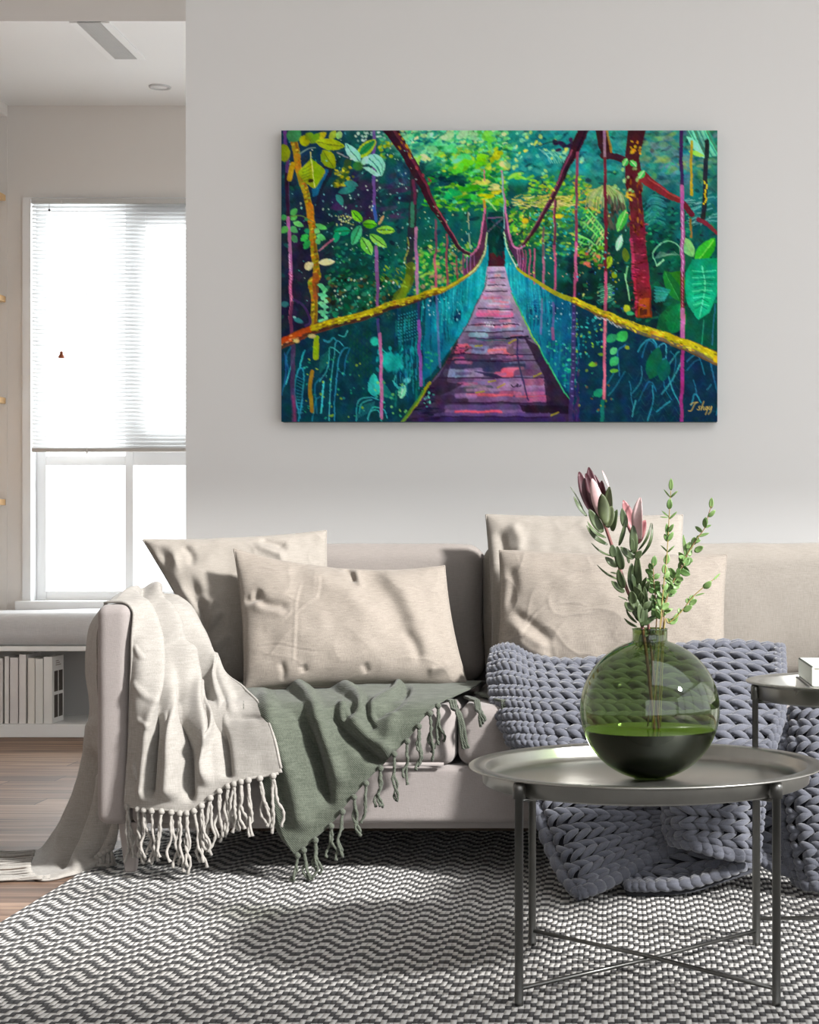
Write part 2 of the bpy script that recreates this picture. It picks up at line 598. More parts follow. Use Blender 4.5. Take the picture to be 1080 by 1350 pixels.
M['pane'] = tinted_shell('window_glass', (0.98, 0.99, 0.99, 1))
for a, b, c, d in ((55, 160, 277, 600), (190, 420, 296, 572), (55, 160, 613, 780), (171, 420, 613, 780)):
    MB().box(pxx(a), pxx(b), YF0 + 0.028, YF0 + 0.034, pzz(d), pzz(c)).build('window_pane', M['pane'], win)

# ------------------------------------------------------------------ venetian blind
m = NT('blind_slat')
tl = m.t.nodes.new('ShaderNodeBsdfTranslucent'); tl.inputs['Color'].default_value = (0.74, 0.74, 0.74, 1)
df = m.t.nodes.new('ShaderNodeBsdfDiffuse'); df.inputs['Color'].default_value = (0.74, 0.74, 0.74, 1)
mx = m.t.nodes.new('ShaderNodeMixShader'); mx.inputs[0].default_value = 0.4
m.l(df.outputs[0], mx.inputs[1]); m.l(tl.outputs[0], mx.inputs[2]); m.l(mx.outputs[0], m.out.inputs['Surface'])
M['slat'] = m.mat
YB = DWIN - 0.02
bx0, bx1 = pxx(43, YB), 0.08
blind = empty('venetian_blind', (pxx(150, YB), YB, pzz(265, YB)),
              'white slatted blind lowered over the upper half of the window', 'blind')
MB().box(bx0, bx1, YB - 0.02, YB + 0.02, pzz(269, YB), pzz(262.5, YB)).build('head_rail', plain('rail_grey', srgb(196, 194, 191), 0.5), blind, bevel=0.002)
sl = MB()
zt, zb = pzz(272, YB), pzz(589, YB)
ns = 62
for i in range(ns):
    z = zt + (zb - zt) * i / (ns - 1)
    n = 4
    v, f = [], []
    for k in range(n + 1):
        a = k / n - 0.5
        yy = YB + a * 0.026
        zz = z + a * 0.016 + 0.0025 * (1 - 4 * a * a)
        v += [(bx0, yy, zz), (bx1, yy, zz)]
    for k in range(n):
        f.append((2 * k, 2 * k + 1, 2 * k + 3, 2 * k + 2))
    sl.add(v, f)
sl.build('slats', M['slat'], blind, smooth=True)
MB().box(bx0, bx1, YB - 0.013, YB + 0.013, pzz(596, YB), pzz(591, YB)).build('bottom_rail', plain('rail_warm', srgb(186, 181, 176), 0.5), blind, bevel=0.003)
M['cordmat'] = plain('blind_cord', srgb(238, 236, 232), 0.8)
for px in (116, 245, 330):
    x = pxx(px, YB)
    MB().tube([(x, YB - 0.014, zt), (x, YB - 0.014, pzz(596, YB))], 0.0008, 6).build('ladder_cord', M['cordmat'], blind)
x = pxx(116, YB)
MB().lathe([(0, pzz(599, YB)), (0.006, pzz(598, YB)), (0.004, pzz(596, YB)), (0, pzz(595.5, YB))], x, YB - 0.014, 12).build('cord_button', M['cordmat'], blind, smooth=True)
x = pxx(81, YB - 0.03)
cordo = MB().tube([(x, YB - 0.03, pzz(266, YB)), (x, YB - 0.03, pzz(463, YB - 0.03))], 0.0007, 6).build('pull_cord', M['cordmat'], blind)
tz = lambda py: pzz(py, YB - 0.03)
tas = MB().lathe([(0, tz(472.5)), (0.0125, tz(472)), (0.0135, tz(470.5)), (0.010, tz(468)), (0.0055, tz(466)), (0.0065, tz(464.6)), (0.004, tz(463.2)), (0, tz(463))], x, YB - 0.03, 20)
tas.build('cord_tassel', plain('tassel_wood', srgb(150, 76, 34), 0.4), cordo, smooth=True)
cordo['label'] = 'thin pull cord ending in a brown wooden tassel'
x = pxx(65, YB - 0.03)
wd = MB().tube([(x, YB - 0.03, tz(268)), (x, YB - 0.03, tz(275))], 0.0008, 6)
wd.lathe([(0, tz(278.5)), (0.005, tz(277.6)), (0.005, tz(276)), (0, tz(275))], x, YB - 0.03, 12)
wd.build('tilt_knob', plain('dark_knob', srgb(60, 58, 56), 0.5), blind, smooth=True)

# ------------------------------------------------------------------ vent and ceiling lamp in the alcove ceiling
xv0, xv1, yv1 = -2.066, -1.976, 7.07
yv0 = DB + 0.004
vent = empty('ceiling_vent', (-2.02, 6.9, ZC), 'long narrow grey grille set flush in the alcove ceiling', 'vent')
vf = MB().box(xv0 - 0.03, xv0, yv0, yv1 + 0.005, ZC - 0.006, ZC).box(xv1, xv1 + 0.033, yv0, yv1 + 0.005, ZC - 0.006, ZC)
vf.build('vent_frame', M['white'], vent, bevel=0.001)
MB().box(xv0, xv1, yv0, yv1, ZC - 0.0015, ZC - 0.0005).build('vent_backing', plain('vent_dark', srgb(120, 119, 117), 0.8), vent)
gr = MB()
k = 0
y = yv0
while y < yv1 - 0.006:
    gr.box(xv0, xv1, y, y + 0.006, ZC - 0.007, ZC - 0.002); y += 0.0125
for i in range(1, 8):
    x = xv0 + (xv1 - xv0) * i / 8
    gr.box(x - 0.0018, x + 0.0018, yv0, yv1, ZC - 0.006, ZC - 0.002)
gr.build('vent_grille', plain('vent_grey', srgb(206, 205, 203), 0.6), vent)

lx, ly = pxx(211, 7.52), 7.52
lamp = empty('ceiling_light', (lx, ly, ZC), 'small round white recessed spotlight in the alcove ceiling, switched off', 'ceiling light')
MB().lathe([(0.034, ZC - 0.001), (0.036, ZC - 0.007), (0.046, ZC - 0.006), (0.048, ZC)], lx, ly, 40).build('trim_ring', plain('ring_grey', srgb(196, 195, 194), 0.5), lamp, smooth=True)
MB().lathe([(0.036, ZC - 0.001), (0.028, ZC - 0.003), (0, ZC - 0.0035)], lx, ly, 40).build('lens', M['white'], lamp, smooth=True)

# ------------------------------------------------------------------ niche shelves
for py, lab in ((260, 'pale wooden niche shelf nearest the ceiling, left of the window'),
                (394, 'pale wooden niche shelf second from the top, left of the window'),
                (528, 'pale wooden niche shelf second from the bottom, left of the window'),
                (662, 'lowest pale wooden niche shelf, just above the bench seat')):
    z = pzz(py, 7.82)
    o = MB().box(-3.058, NX - 0.004, 6.3, DWIN - 0.012, z - 0.0135, z + 0.0135).build('niche_shelf', M['wood_shelf'], bevel=0.002)
    tag(o, lab, 'shelf', 'wooden shelves in the niche')

# ------------------------------------------------------------------ window bench
def bz(py): return EYE - (py - VPY) * DBE / FPX
BX0, BX1 = -3.05, 0.28
bench = empty('window_bench', ((BX0 + BX1) / 2, DBE + 0.2, 0), 'white built-in bench with open book compartment under the window', 'bench')
MB().box(BX0, BX1, DBE, DWIN - 0.005, bz(858.5), bz(852)).build('bench_top', M['white'], bench, bevel=0.002)
MB().box(BX0, BX1, DBE, DWIN - 0.005, 0.001, bz(955)).build('bench_plinth', M['white'], bench, bevel=0.002)
MB().box(BX0, BX1, DWIN - 0.03, DWIN - 0.005, bz(955), bz(858.5)).build('back_panel', plain('bench_back', srgb(176, 174, 172), 0.6), bench)
MB().box(-1.30, -1.28, DBE + 0.005, DWIN - 0.03, bz(955), bz(858.5)).build('divider', M['white'], bench)
zb0 = bz(852)
v, f = rounded_box(BX0 + 0.01, BX1 - 0.01, DBE - 0.005, DWIN - 0.05, zb0, zb0 + 0.135, 0.05, 26, (0, 0.008, 0.02), 3.0, 0.006)
v = [(a, b, max(c, zb0 + 0.0005)) for a, b, c in v]
cu = MB().add(v, f).build('bench_cushion', M['bench_fab'], smooth=True)
tag(cu, 'long pale grey seat cushion lying on the white window bench', 'cushion')

# books in the bench: (left px, right px, top py, depth, tint)
bk = [(-16, -8, 870, .16, (222, 219, 215)), (-7.5, 4, 868, .17, (214, 209, 205)), (5.8, 12, 865.5, .16, (226, 222, 218)), (13, 24, 867, .17, (221, 215, 211)),
      (25, 34.5, 863, .18, (228, 223, 219)), (36.5, 46, 867.5, .16, (226, 221, 213)), (46.4, 57, 868.5, .165, (222, 220, 214)), (57.4, 69, 866, .15, (228, 226, 222))]
blab = ['thin off-white book at the far left of the bench row, half cut by the frame', 'off-white book second from the left frame edge on the bench shelf',
        'thinnest white book on the bench shelf', 'medium thick beige-white book between two thinner ones on the bench shelf',
        'tallest white book in the bench row', 'cream spine book right of the tallest one on the bench shelf',
        'pale book second from the right end of the bench row', 'rightmost bench book, dark four-picture cover facing right']
M['pages'] = plain('paper', srgb(232, 228, 220), 0.9)
DF = DBE + 0.02
for (a, b, t, dep, c), lab in zip(bk, blab):
    if b < 0: continue
    x0, x1 = (a - VPX) * DF / FPX, (b - VPX) * DF / FPX
    z0, z1 = bz(955) + 0.001, EYE - (t - VPY) * DF / FPX
    bo = empty('book', ((x0 + x1) / 2, DF, z0), lab, 'book', 'books standing in the window bench')
    cm = plain('book_cover', srgb(*c), 0.55)
    MB().box(x0, x0 + 0.002, DF, DF + dep, z0, z1).box(x1 - 0.002, x1, DF, DF + dep, z0, z1).box(x0, x1, DF, DF + 0.003, z0, z1).build('cover', cm, bo, bevel=0.0008)
    MB().box(x0 + 0.002, x1 - 0.002, DF + 0.003, DF + dep - 0.004, z0 + 0.003, z1 - 0.003).build('pages', M['pages'], bo)
    if b == 69:
        h = z1 - z0
        dk = plain('cover_photo', srgb(70, 64, 58), 0.5)
        ph = MB()
        for (u0, u1) in ((0.16, 0.48), (0.56, 0.90)):
            for (w0, w1) in ((0.08, 0.42), (0.47, 0.78)):
                ph.box(x1 + 0.0002, x1 + 0.0009, DF + u0 * dep, DF + u1 * dep, z0 + w0 * h, z0 + w1 * h)
        ph.build('cover_photo', dk, bo)
        tx = MB()
        for q in range(3):
            tx.box(x1 + 0.0002, x1 + 0.0008, DF + 0.3 * dep, DF + (0.75 - 0.1 * q) * dep, z0 + (0.86 + q * 0.03) * h, z0 + (0.874 + q * 0.03) * h)
        tx.build('cover_title', plain('cover_ink', srgb(150, 140, 132), 0.6), bo)

# ------------------------------------------------------------------ rug
RX0, RX1, RY0, RY1 = -1.362, 2.3, 1.2, 4.98
rm = MB()
nx = 60
rm.box(RX0, RX1, RY0, RY1, 0.0005, 0.011)
rug = rm.build('rug', M['rug'], bevel=0.004)
tag(rug, 'large grey and white herringbone woven rug under the sofa and round tables', 'rug')
RZ = 0.011

# ------------------------------------------------------------------ sofa
SF = 4.32                                  # front plane of the seat
AX0, AX1 = -1.312, -1.2246                 # left arm
SX1 = 0.80                                 # right end of the seat
SEAM = -0.412
def sz(py, d=SF): return EYE - (py - VPY) * d / FPX
sofa = empty('sofa', ((AX0 + SX1) / 2, 4.8, RZ), 'long low sofa in pale mauve-grey woven fabric with slim flat arms', 'sofa')
zb, zs, zt = sz(1087), sz(1010), sz(931)
v, f = rounded_box(AX1, SX1, SF + 0.004, 5.22, zb, zs, 0.018, 14)
MB().add(v, f).build('base', M['sofa'], sofa, smooth=True)
v, f = rounded_box(AX0, AX1, SF, 5.24, zb - 0.002, 0.685, 0.026, 12, (0.004, 0.004, 0.0), 1.0, 0.002)
MB().add(v, f).build('arm', M['sofa'], sofa, smooth=True)
v, f = rounded_box(SX1, SX1 + 0.0874, SF, 5.24, zb - 0.002, 0.685, 0.026, 12, (0.004, 0.004, 0.0), 5.0, 0.002)
MB().add(v, f).build('arm', M['sofa'], sofa, smooth=True)
for (a, b) in ((AX1 + 0.002, SEAM - 0.001), (SEAM + 0.001, SX1 - 0.002)):
    v, f = rounded_box(a, b, SF - 0.004, 5.16, zs + 0.001, zt, 0.034, 16, (0, 0.010, 0.016), a, 0.003)
    sc = MB().add(v, f).build('seat_cushion', M['sofa'], sofa, smooth=True)
    pts = []
    r = 0.03
    for (x, z) in ((a + r, zs + 0.006), (b - r, zs + 0.006)):
        pts.append((x, SF - 0.008, z))
    MB().tube(pts, 0.0045, 8).build('piping', M['sofa'], sc, smooth=True)
v, f = rounded_box(AX1, SX1, 5.17, 5.27, zs, 0.735, 0.03, 12)
MB().add(v, f).build('back_frame', M['sofa'], sofa, smooth=True)
zbk = EYE - (719 - VPY) * 5.05 / FPX
for (a, b, sd) in ((AX1 + 0.004, SEAM + 0.005, 2.0), (SEAM + 0.012, SX1 - 0.004, 6.0)):
    v, f = rounded_box(a, b, 5.00, 5.18, zt + 0.004, zbk, 0.05, 18, (0.004, 0.03, 0.008), sd, 0.008)
    MB().add(v, f).build('back_cushion', M['backfab'] if sd < 3 else M['linen_pale'], sofa, smooth=True)
M['legwood'] = plain('leg_greywood', srgb(150, 142, 138), 0.45)
for (x, y) in ((-1.237, SF + 0.05), (SX1 - 0.03, SF + 0.05), (-1.237, 5.15), (SX1 - 0.03, 5.15)):
    l = MB()
    v = []
    for z, h in ((zb + 0.002, 0.026), (RZ, 0.013)):
        v += [(x - h, y - h, z), (x + h, y - h, z), (x + h, y + h, z), (x - h, y + h, z)]
    l.add(v, [(0, 1, 2, 3), (7, 6, 5, 4), (0, 4, 5, 1), (1, 5, 6, 2), (2, 6, 7, 3), (3, 7, 4, 0)])
    l.build('leg', M['legwood'], sofa, bevel=0.004)
MB().box(AX1 + 0.03, SX1 - 0.03, SF + 0.09, SF + 0.13, zb - 0.025, zb + 0.003).build('front_rail', M['legwood'], sofa, bevel=0.002)


# cloth lies on the upholstery, never inside it
from mathutils.bvhtree import BVHTree
_v, _f = [], []
for o_ in list(sofa.children) + [c for k in sofa.children for c in k.children]:
    if o_.type == 'MESH' and o_.name.split('.')[0] in ('base', 'arm', 'seat_cushion'):
        n_ = len(_v)
        _v.extend(tuple(v.co) for v in o_.data.vertices)
        _f.extend(tuple(i + n_ for i in q.vertices) for q in o_.data.polygons)
SOFA_BVH = BVHTree.FromPolygons(_v, _f)


def rest_on(S, gap=0.006, reach=0.11):
    out = S.copy()
    for i in range(S.shape[0]):
        for j in range(S.shape[1]):
            p = Vector(S[i, j])
            for _ in range(2):
                loc, nn, _i, d = SOFA_BVH.find_nearest(p, reach)
                if loc is None: break
                k = (p - loc).dot(nn)
                if k < gap: p = p + nn * (gap - k) if d < 1e-6 or k >= 0 else loc + nn * gap
            out[i, j] = p
    # even out the push, then clear what is still inside
    D = out - S
    for rnd_ in range(3):
        for _ in range(6):
            D[1:-1, 1:-1] = (D[1:-1, 1:-1] * 2 + D[:-2, 1:-1] + D[2:, 1:-1] + D[1:-1, :-2] + D[1:-1, 2:]) / 6
        out = S + D
        for i in range(S.shape[0]):
            for j in range(S.shape[1]):
                p = Vector(out[i, j])
                loc, nn, _i, d = SOFA_BVH.find_nearest(p, reach)
                if loc is None: continue
                k = (p - loc).dot(nn)
                if k < gap * 0.7: out[i, j] = loc + nn * gap * 0.7
        D = out - S
    return out


# ------------------------------------------------------------------ cushions
def pillow(name, corners, thick, mat, label, folds=(), concave=0.06, n=64, seed=0.0, wr=0.006, group=None, seam=0.004, power=0.42, sag=0.0, back=0.35, crumple=1.0, topsag=0.0):
    TL, TR, BR, BL = [np.array(c) for c in corners]
    a = np.sin(np.linspace(-1, 1, n) * math.pi / 2)
    U, V = np.meshgrid(a, a)                      # V = -1 top
    u = U * (1 - concave * (1 - V ** 2))
    w = V * (1 - concave * 0.8 * (1 - U ** 2))
    s, t = ((u + 1) / 2)[..., None], ((w + 1) / 2)[..., None]
    base = (1 - t) * ((1 - s) * TL + s * TR) + t * ((1 - s) * BL + s * BR)
    base[..., 2] -= topsag * (1 - t[..., 0]) ** 1.5 * np.sin(math.pi * np.clip(s[..., 0], 0, 1)) ** 0.8
    nrm = np.cross(TR - BL, TL - BR)
    nrm /= np.linalg.norm(nrm)
    if nrm[1] > 0: nrm = -nrm
    up = (TL + TR - BL - BR); up /= np.linalg.norm(up)
    h = np.power(np.maximum((1 - U ** 2) * (1 - V ** 2), 0), power)
    belly = 1 + sag * V
    px = VPX + base[..., 0] * FPX / base[..., 1]
    py = VPY - (base[..., 2] - EYE) * FPX / base[..., 1]
    edge = np.minimum(1, np.minimum(1 - np.abs(U), 1 - np.abs(V)) * 6)
    fo = fold_height(px, py, folds) * (0.25 + 0.75 * edge)
    nz = noise_field(base, 9.0, seed) + 0.5 * noise_field(base, 23.0, seed + 5)
    r1 = (1 - np.abs(noise_field(base, 5.5, seed + 21))) ** 14
    r2 = (1 - np.abs(noise_field(base, 9.0, seed + 31))) ** 18
    patch = np.clip(noise_field(base, 4.0, seed + 41) * 2.0 + 0.5, 0, 1)
    rid = (0.0032 * r1 + 0.0022 * r2 * patch) * crumple
    hf = thick * h * belly + fo + (wr * nz + rid) * (0.3 + 0.7 * edge)
    F = base + hf[..., None] * nrm
    wave = seam * noise_field(base, 14.0, seed + 9)
    rim = (1 - edge)[..., None] * wave[..., None]
    F = F + rim * nrm
    hb = -back * thick * h * belly + wr * 0.4 * nz * edge
    B = base + hb[..., None] * nrm + rim * nrm
    vs = list(map(tuple, F.reshape(-1, 3))) + list(map(tuple, B.reshape(-1, 3)))
    fs = grid_faces(n, n, 0, True) + grid_faces(n, n, n * n)
    bm = bmesh.new()
    bv = [bm.verts.new(p) for p in vs]
    for q in fs: bm.faces.new([bv[i] for i in q])
    bmesh.ops.remove_doubles(bm, verts=bm.verts, dist=2e-5)
    bmesh.ops.recalc_face_normals(bm, faces=bm.faces)
    bm.verts.index_update()
    vv = [tuple(x.co) for x in bm.verts]; ff = [tuple(x.index for x in q.verts) for q in bm.faces]
    bm.free()
    o = mesh_obj(name, vv, ff, mat)
    tag(o, label, 'cushion', group)
    # stitched edge
    loop = [F[0, j] for j in range(n)] + [F[i, n - 1] for i in range(1, n)] + [F[n - 1, j] for j in range(n - 2, -1, -1)] + [F[i, 0] for i in range(n - 2, 0, -1)]
    loop.append(loop[0])
    e = MB().tube([Vector(p) for p in loop[::2] + [loop[0]]], 0.0032, 6, caps=False)
    e.build('seam_edge', mat, o, smooth=True)
    return o


# sharp creases in linen: a thin ridge beside a shallow furrow
def crease(pts, amp=0.003, w=1.9):
    amp = min(amp, 0.003) * 0.65
    return [(pts, w, w * 0.8, amp, 0.15), ([(x + 3.2, y + 1.4) for x, y in pts], w * 1.6, w * 1.6, -amp * 0.7, 0.15)]


# back left cushion, leaning over the arm
fol = [([(203, 722), (222, 748), (236, 790)], 7, 9, -0.020), ([(228, 726), (229, 760), (238, 800)], 7, 6, 0.018), ([(215, 735), (232, 775), (262, 820)], 6, 6, 0.012),
       ([(246, 760), (262, 800), (270, 850)], 6, 10, -0.016), ([(240, 722), (252, 740), (246, 752)], 5, 5, -0.010),
       ([(262, 858), (280, 835), (296, 815)], 5, 7, -0.012), ([(268, 868), (290, 850), (304, 838)], 5, 6, 0.010), ([(255, 790), (275, 800), (290, 798)], 6, 6, 0.008),
       ([(262, 885), (282, 880), (298, 872)], 4, 5, -0.010), ([(338, 716), (358, 722), (378, 730)], 7, 5, -0.016), ([(330, 722), (352, 732), (376, 742)], 5, 6, 0.010)]
pillow('cushion', (W(189, 712, 4.80), W(430, 700, 4.93), W(446, 905, 4.86), W(292, 908, 4.74)), 0.085, M['linen_pale'],
       'crumpled pale linen cushion leaning out over the left arm of the sofa', fol, 0.05, 170, 1.0, 0.010, 'linen cushions on the sofa', power=0.4, crumple=1.6)
# front left cushion
fol = [([(390, 752), (425, 775), (462, 800), (490, 850)], 16, 18, 0.013), ([(455, 752), (462, 766), (466, 782)], 4, 5, -0.014), ([(468, 752), (472, 770), (476, 790)], 4, 5, 0.012),
       ([(470, 752), (502, 785), (520, 815), (530, 862)], 15, 22, -0.016), ([(490, 752), (528, 795), (552, 845), (575, 890)], 16, 14, 0.014), ([(528, 838), (545, 865), (552, 888)], 7, 7, -0.010),
       ([(320, 790), (332, 798), (345, 785)], 5, 5, -0.016), ([(336, 788), (352, 806), (384, 812)], 6, 8, -0.012), ([(330, 800), (345, 812), (380, 822)], 5, 6, 0.008),
       ([(370, 880), (374, 893), (372, 905)], 4, 4, -0.008), ([(398, 886), (402, 896)], 4, 4, -0.008), ([(478, 885), (484, 897)], 4, 4, -0.008), ([(560, 895), (580, 890), (592, 880)], 5, 5, 0.010)]
fol += crease([(398, 775), (390, 805), (389, 830), (388, 855), (386, 890)]) + crease([(334, 858), (365, 858), (395, 866), (422, 872)], 0.003) + \
    crease([(389, 822), (408, 806), (422, 798)], 0.003) + crease([(420, 768), (419, 790), (415, 805)], 0.0025) + crease([(348, 842), (372, 830), (388, 815)], 0.003) + crease([(430, 812), (470, 806), (500, 812)], 0.002)
pillow('cushion', (W(309, 724, 4.70), W(586, 746, 4.80), W(617, 906, 4.66), W(322, 909, 4.56)), 0.088, M['linen'],
       'wide beige linen cushion with creases resting on the green throw', fol, 0.035, 200, 3.0, 0.006, 'linen cushions on the sofa', sag=0.25, topsag=0.028)
# back right cushion
fol = [([(652, 700), (662, 720), (664, 760)], 7, 8, -0.016), ([(672, 690), (684, 715), (682, 740)], 7, 8, 0.012), ([(760, 690), (775, 705), (790, 722)], 8, 8, 0.008)]
pillow('cushion', (W(641, 679, 4.93), W(900, 679, 4.98), W(902, 902, 4.84), W(648, 902, 4.80)), 0.075, M['linen_pale'],
       'tall greige linen cushion standing behind the wide beige cushion and flower vase', fol, 0.03, 120, 5.0, 0.007, 'linen cushions on the sofa')
# front right cushion
fol = [([(668, 745), (676, 775), (668, 812)], 7, 7, -0.014), ([(664, 820), (690, 845), (726, 868)], 8, 9, 0.016), ([(668, 806), (700, 830), (730, 858)], 6, 7, -0.010), ([(676, 846), (700, 866), (730, 876)], 6, 6, 0.010)]
fol += crease([(684, 845), (704, 818), (732, 796)], 0.003) + crease([(734, 756), (752, 762), (775, 758)], 0.003) + \
    crease([(732, 806), (755, 804), (778, 812)], 0.0025) + crease([(772, 738), (778, 756)], 0.003)
pillow('cushion', (W(659, 726, 4.76), W(958, 732, 4.82), W(957, 905, 4.70), W(652, 905, 4.66)), 0.085, M['linen'],
       'wide beige linen cushion standing behind the green glass vase', fol, 0.03, 200, 7.0, 0.006, 'linen cushions on the sofa')


# ------------------------------------------------------------------ throws
def cloth(name, grid, nu, nv, folds, mat, parent=None, wr=0.004, seed=0.0, thick=0.004, wscale=11.0, rest=True, lift=0.0, gain=1.0, ramp_u=0.08):
    S = surf(grid, nu, nv)
    N = normals(S)
    px = VPX + S[..., 0] * FPX / S[..., 1]
    py = VPY - (S[..., 2] - EYE) * FPX / S[..., 1]
    ramp = np.clip(np.linspace(0, 1, nu) / ramp_u, 0, 1)[None, :] * np.clip(np.linspace(0, 1, nv) / 0.05, 0, 1)[:, None]
    h = fold_height(px, py, folds) * gain + lift * ramp + wr * noise_field(S, wscale, seed) + wr * 0.4 * noise_field(S, wscale * 2.7, seed + 3)
    S2 = S + h[..., None] * N
    S2[..., 2] = np.maximum(S2[..., 2], 0.004)
    if rest: S2 = rest_on(S2)
    o = mesh_obj(name, S2.reshape(-1, 3), grid_faces(nv, nu, 0, False), mat, parent)
    m = o.modifiers.new('thickness', 'SOLIDIFY'); m.thickness = thick; m.offset = 0
    return o, S2, N


def tassel(p, length, mat, parent, rnd, strands=3, r=0.0042, lean=(0, 0, -1), floor=None, knot=True, spread=0.012):
    """Knotted fringe tassel: a knot and a few twisted strands."""
    mb = MB()
    p = Vector(p)
    lean = Vector(lean).normalized()
    if knot:
        mb.tube([p + Vector((0, 0, 0.004)), p, p + lean * 0.006, p + lean * 0.011], [r * 0.7, r * 1.9, r * 2.0, r * 1.1], 8)
    for s in range(strands):
        ang = rnd.uniform(0, 6.28)
        off = Vector((math.cos(ang), math.sin(ang) * 0.6, 0)) * spread
        L = length * rnd.uniform(0.78, 1.0)
        ph, fr = rnd.uniform(0, 6.28), rnd.uniform(1.0, 2.0)
        pts, rs = [], []
        K = 14
        for k in range(K + 1):
            t = k / K
            a = ph + t * fr * 6.28
            sw = Vector((math.cos(a), math.sin(a), 0)) * 0.0036 * (0.4 + t) + Vector((rnd.uniform(-1, 1), rnd.uniform(-1, 1), 0)) * 0.0012
            q = p + lean * (0.008 + L * t) + off * (t ** 0.8) + sw * min(1, t * 3) + Vector((math.sin(ph + t * 4) * 0.006 * t, 0, 0))
            if floor is not None and q.z < floor:
                q.z = floor + 0.002 * s
            pts.append(q)
            rs.append(r * (0.85 + 0.25 * math.sin(t * 40 + s * 2)) * (1.0 if t < 0.93 else 1.25))
        mb.tube(pts, rs, 7)
    return mb.build('tassel', mat, parent, smooth=True)


# linen throw over the left arm: the fall in front of the seat
rows = [
    [(139, 798, 4.36), (150, 788, 4.42), (161, 781, 4.50), (172, 778, 4.56), (188, 777, 4.62), (203, 779, 4.68)],
    [(172, 804, 4.335), (180, 802, 4.40), (193, 801, 4.46), (205, 802, 4.52), (222, 806, 4.58), (237, 820, 4.64)],
    [(174, 850, 4.314), (190, 850, 4.335), (210, 852, 4.40), (226, 855, 4.46), (247, 862, 4.54), (262, 866, 4.60)],
    [(173, 905, 4.310), (190, 905, 4.305), (215, 910, 4.35), (237, 912, 4.40), (268, 905, 4.50), (290, 896, 4.55)],
    [(171, 960, 4.306), (190, 960, 4.300), (222, 965, 4.30), (252, 965, 4.305), (285, 950, 4.36), (325, 918, 4.45)],
    [(168, 1015, 4.304), (189, 1015, 4.296), (224, 1018, 4.28), (258, 1020, 4.275), (297, 992, 4.285), (358, 950, 4.295)],
    [(165, 1061, 4.302), (187, 1064, 4.292), (222, 1067, 4.27), (259, 1068, 4.26), (306, 1036, 4.26), (376, 1020, 4.255)],
]
grid = [[W(*q) for q in r] for r in rows]
fl = [
    ([(178, 781), (198, 805), (211, 850), (212, 910), (209, 960), (204, 1055)], 5, 9, -0.026, 0.06),
    ([(172, 790), (188, 815), (200, 860), (200, 960), (194, 1058)], 9, 7, 0.012, 0.06),
    ([(186, 781), (206, 805), (221, 850), (226, 910), (230, 960), (228, 1058)], 9, 7, 0.016, 0.06),
    ([(203, 783), (226, 815), (243, 853), (262, 905), (284, 958)], 4, 9, -0.024, 0.08),
    ([(212, 784), (236, 822), (254, 858), (276, 905), (297, 955)], 6, 6, 0.014, 0.08),
    ([(216, 840), (224, 890), (236, 945), (253, 990), (257, 1062)], 5, 9, -0.022, 0.08),
    ([(230, 850), (242, 900), (254, 945), (268, 985), (278, 1040)], 8, 7, 0.017, 0.1),
    ([(252, 905), (270, 945), (278, 972), (268, 985), (258, 975)], 5, 5, 0.014, 0.1),
    ([(292, 950), (302, 985), (306, 1030)], 5, 8, -0.018, 0.1),
    ([(272, 870), (296, 915), (318, 958)], 7, 9, 0.010, 0.1),
    ([(178, 895), (192, 920), (206, 930)], 2.4, 3, 0.003), ([(182, 945), (195, 955), (203, 962)], 2.4, 3, 0.003), ([(176, 850), (188, 872)], 2.2, 2.5, 0.003),
    ([(305, 957), (332, 955), (356, 953)], 2.5, 3, -0.004), ([(178, 1005), (186, 1030)], 2.5, 3, 0.004), ([(212, 940), (222, 960)], 2.5, 3, 0.003),
]
lt = empty('linen_throw', tuple(W(200, 800, 4.5)), 'off-white linen throw with fringe draped over the left arm of the sofa', 'throw')
o, S, N = cloth('front_fall', grid, 150, 150, fl, M['throw'], lt, 0.004, 2.0, 0.005, lift=0.026, gain=1.75, ramp_u=0.3)
rnd = random.Random(11)
hem = S[-1]
for px in (168, 182, 190, 201, 214, 226, 238, 247, 256, 266, 277, 289, 300, 309, 318, 328, 342, 361):
    j = int(np.argmin(np.abs(VPX + hem[:, 0] * FPX / hem[:, 1] - px)))
    j = min(max(j, 2), len(hem) - 3)
    tassel(hem[j] + np.array([0, -0.003, 0]), rnd.uniform(0.125, 0.15), M['throw'], lt, rnd, strands=rnd.choice((2, 3, 3)), lean=(rnd.uniform(-0.05, 0.12), -0.02, -1), floor=RZ + 0.004)
# hemmed edges
for e in (S[:, 0], S[:, -1], S[-1]):
    MB().tube([Vector(p) for p in e[::3]], 0.0038, 6).build('hem', M['throw'], o, smooth=True)

# the fall outside the arm, spreading on the floor
rows = [
    [(134, 803, 4.90), (136, 800, 4.74), (139, 797, 4.60), (141, 796, 4.48), (143, 799, 4.40)],
    [(118, 830, 4.86), (119, 830, 4.72), (122, 832, 4.60), (127, 834, 4.50), (129, 836, 4.42)],
    [(114, 885, 4.82), (116, 890, 4.68), (121, 895, 4.58), (126, 900, 4.50), (129, 902, 4.44)],
    [(119, 940, 4.78), (123, 945, 4.64), (128, 950, 4.55), (132, 952, 4.48), (135, 955, 4.43)],
    [(108, 1012, 4.72), (118, 1015, 4.60), (130, 1020, 4.52), (140, 1024, 4.46), (148, 1028, 4.42)],
    [(83, 1075, 4.70), (101, 1085, 4.56), (120, 1090, 4.48), (140, 1088, 4.44), (156, 1085, 4.42)],
    [(60, 1114, 4.68), (72, 1130, 4.50), (98, 1138, 4.42), (125, 1128, 4.42), (152, 1112, 4.44)],
    [(47, 1124, 4.665), (40, 1146, 4.44), (52, 1160, 4.29), (100, 1153, 4.36), (140, 1136, 4.44)],
]
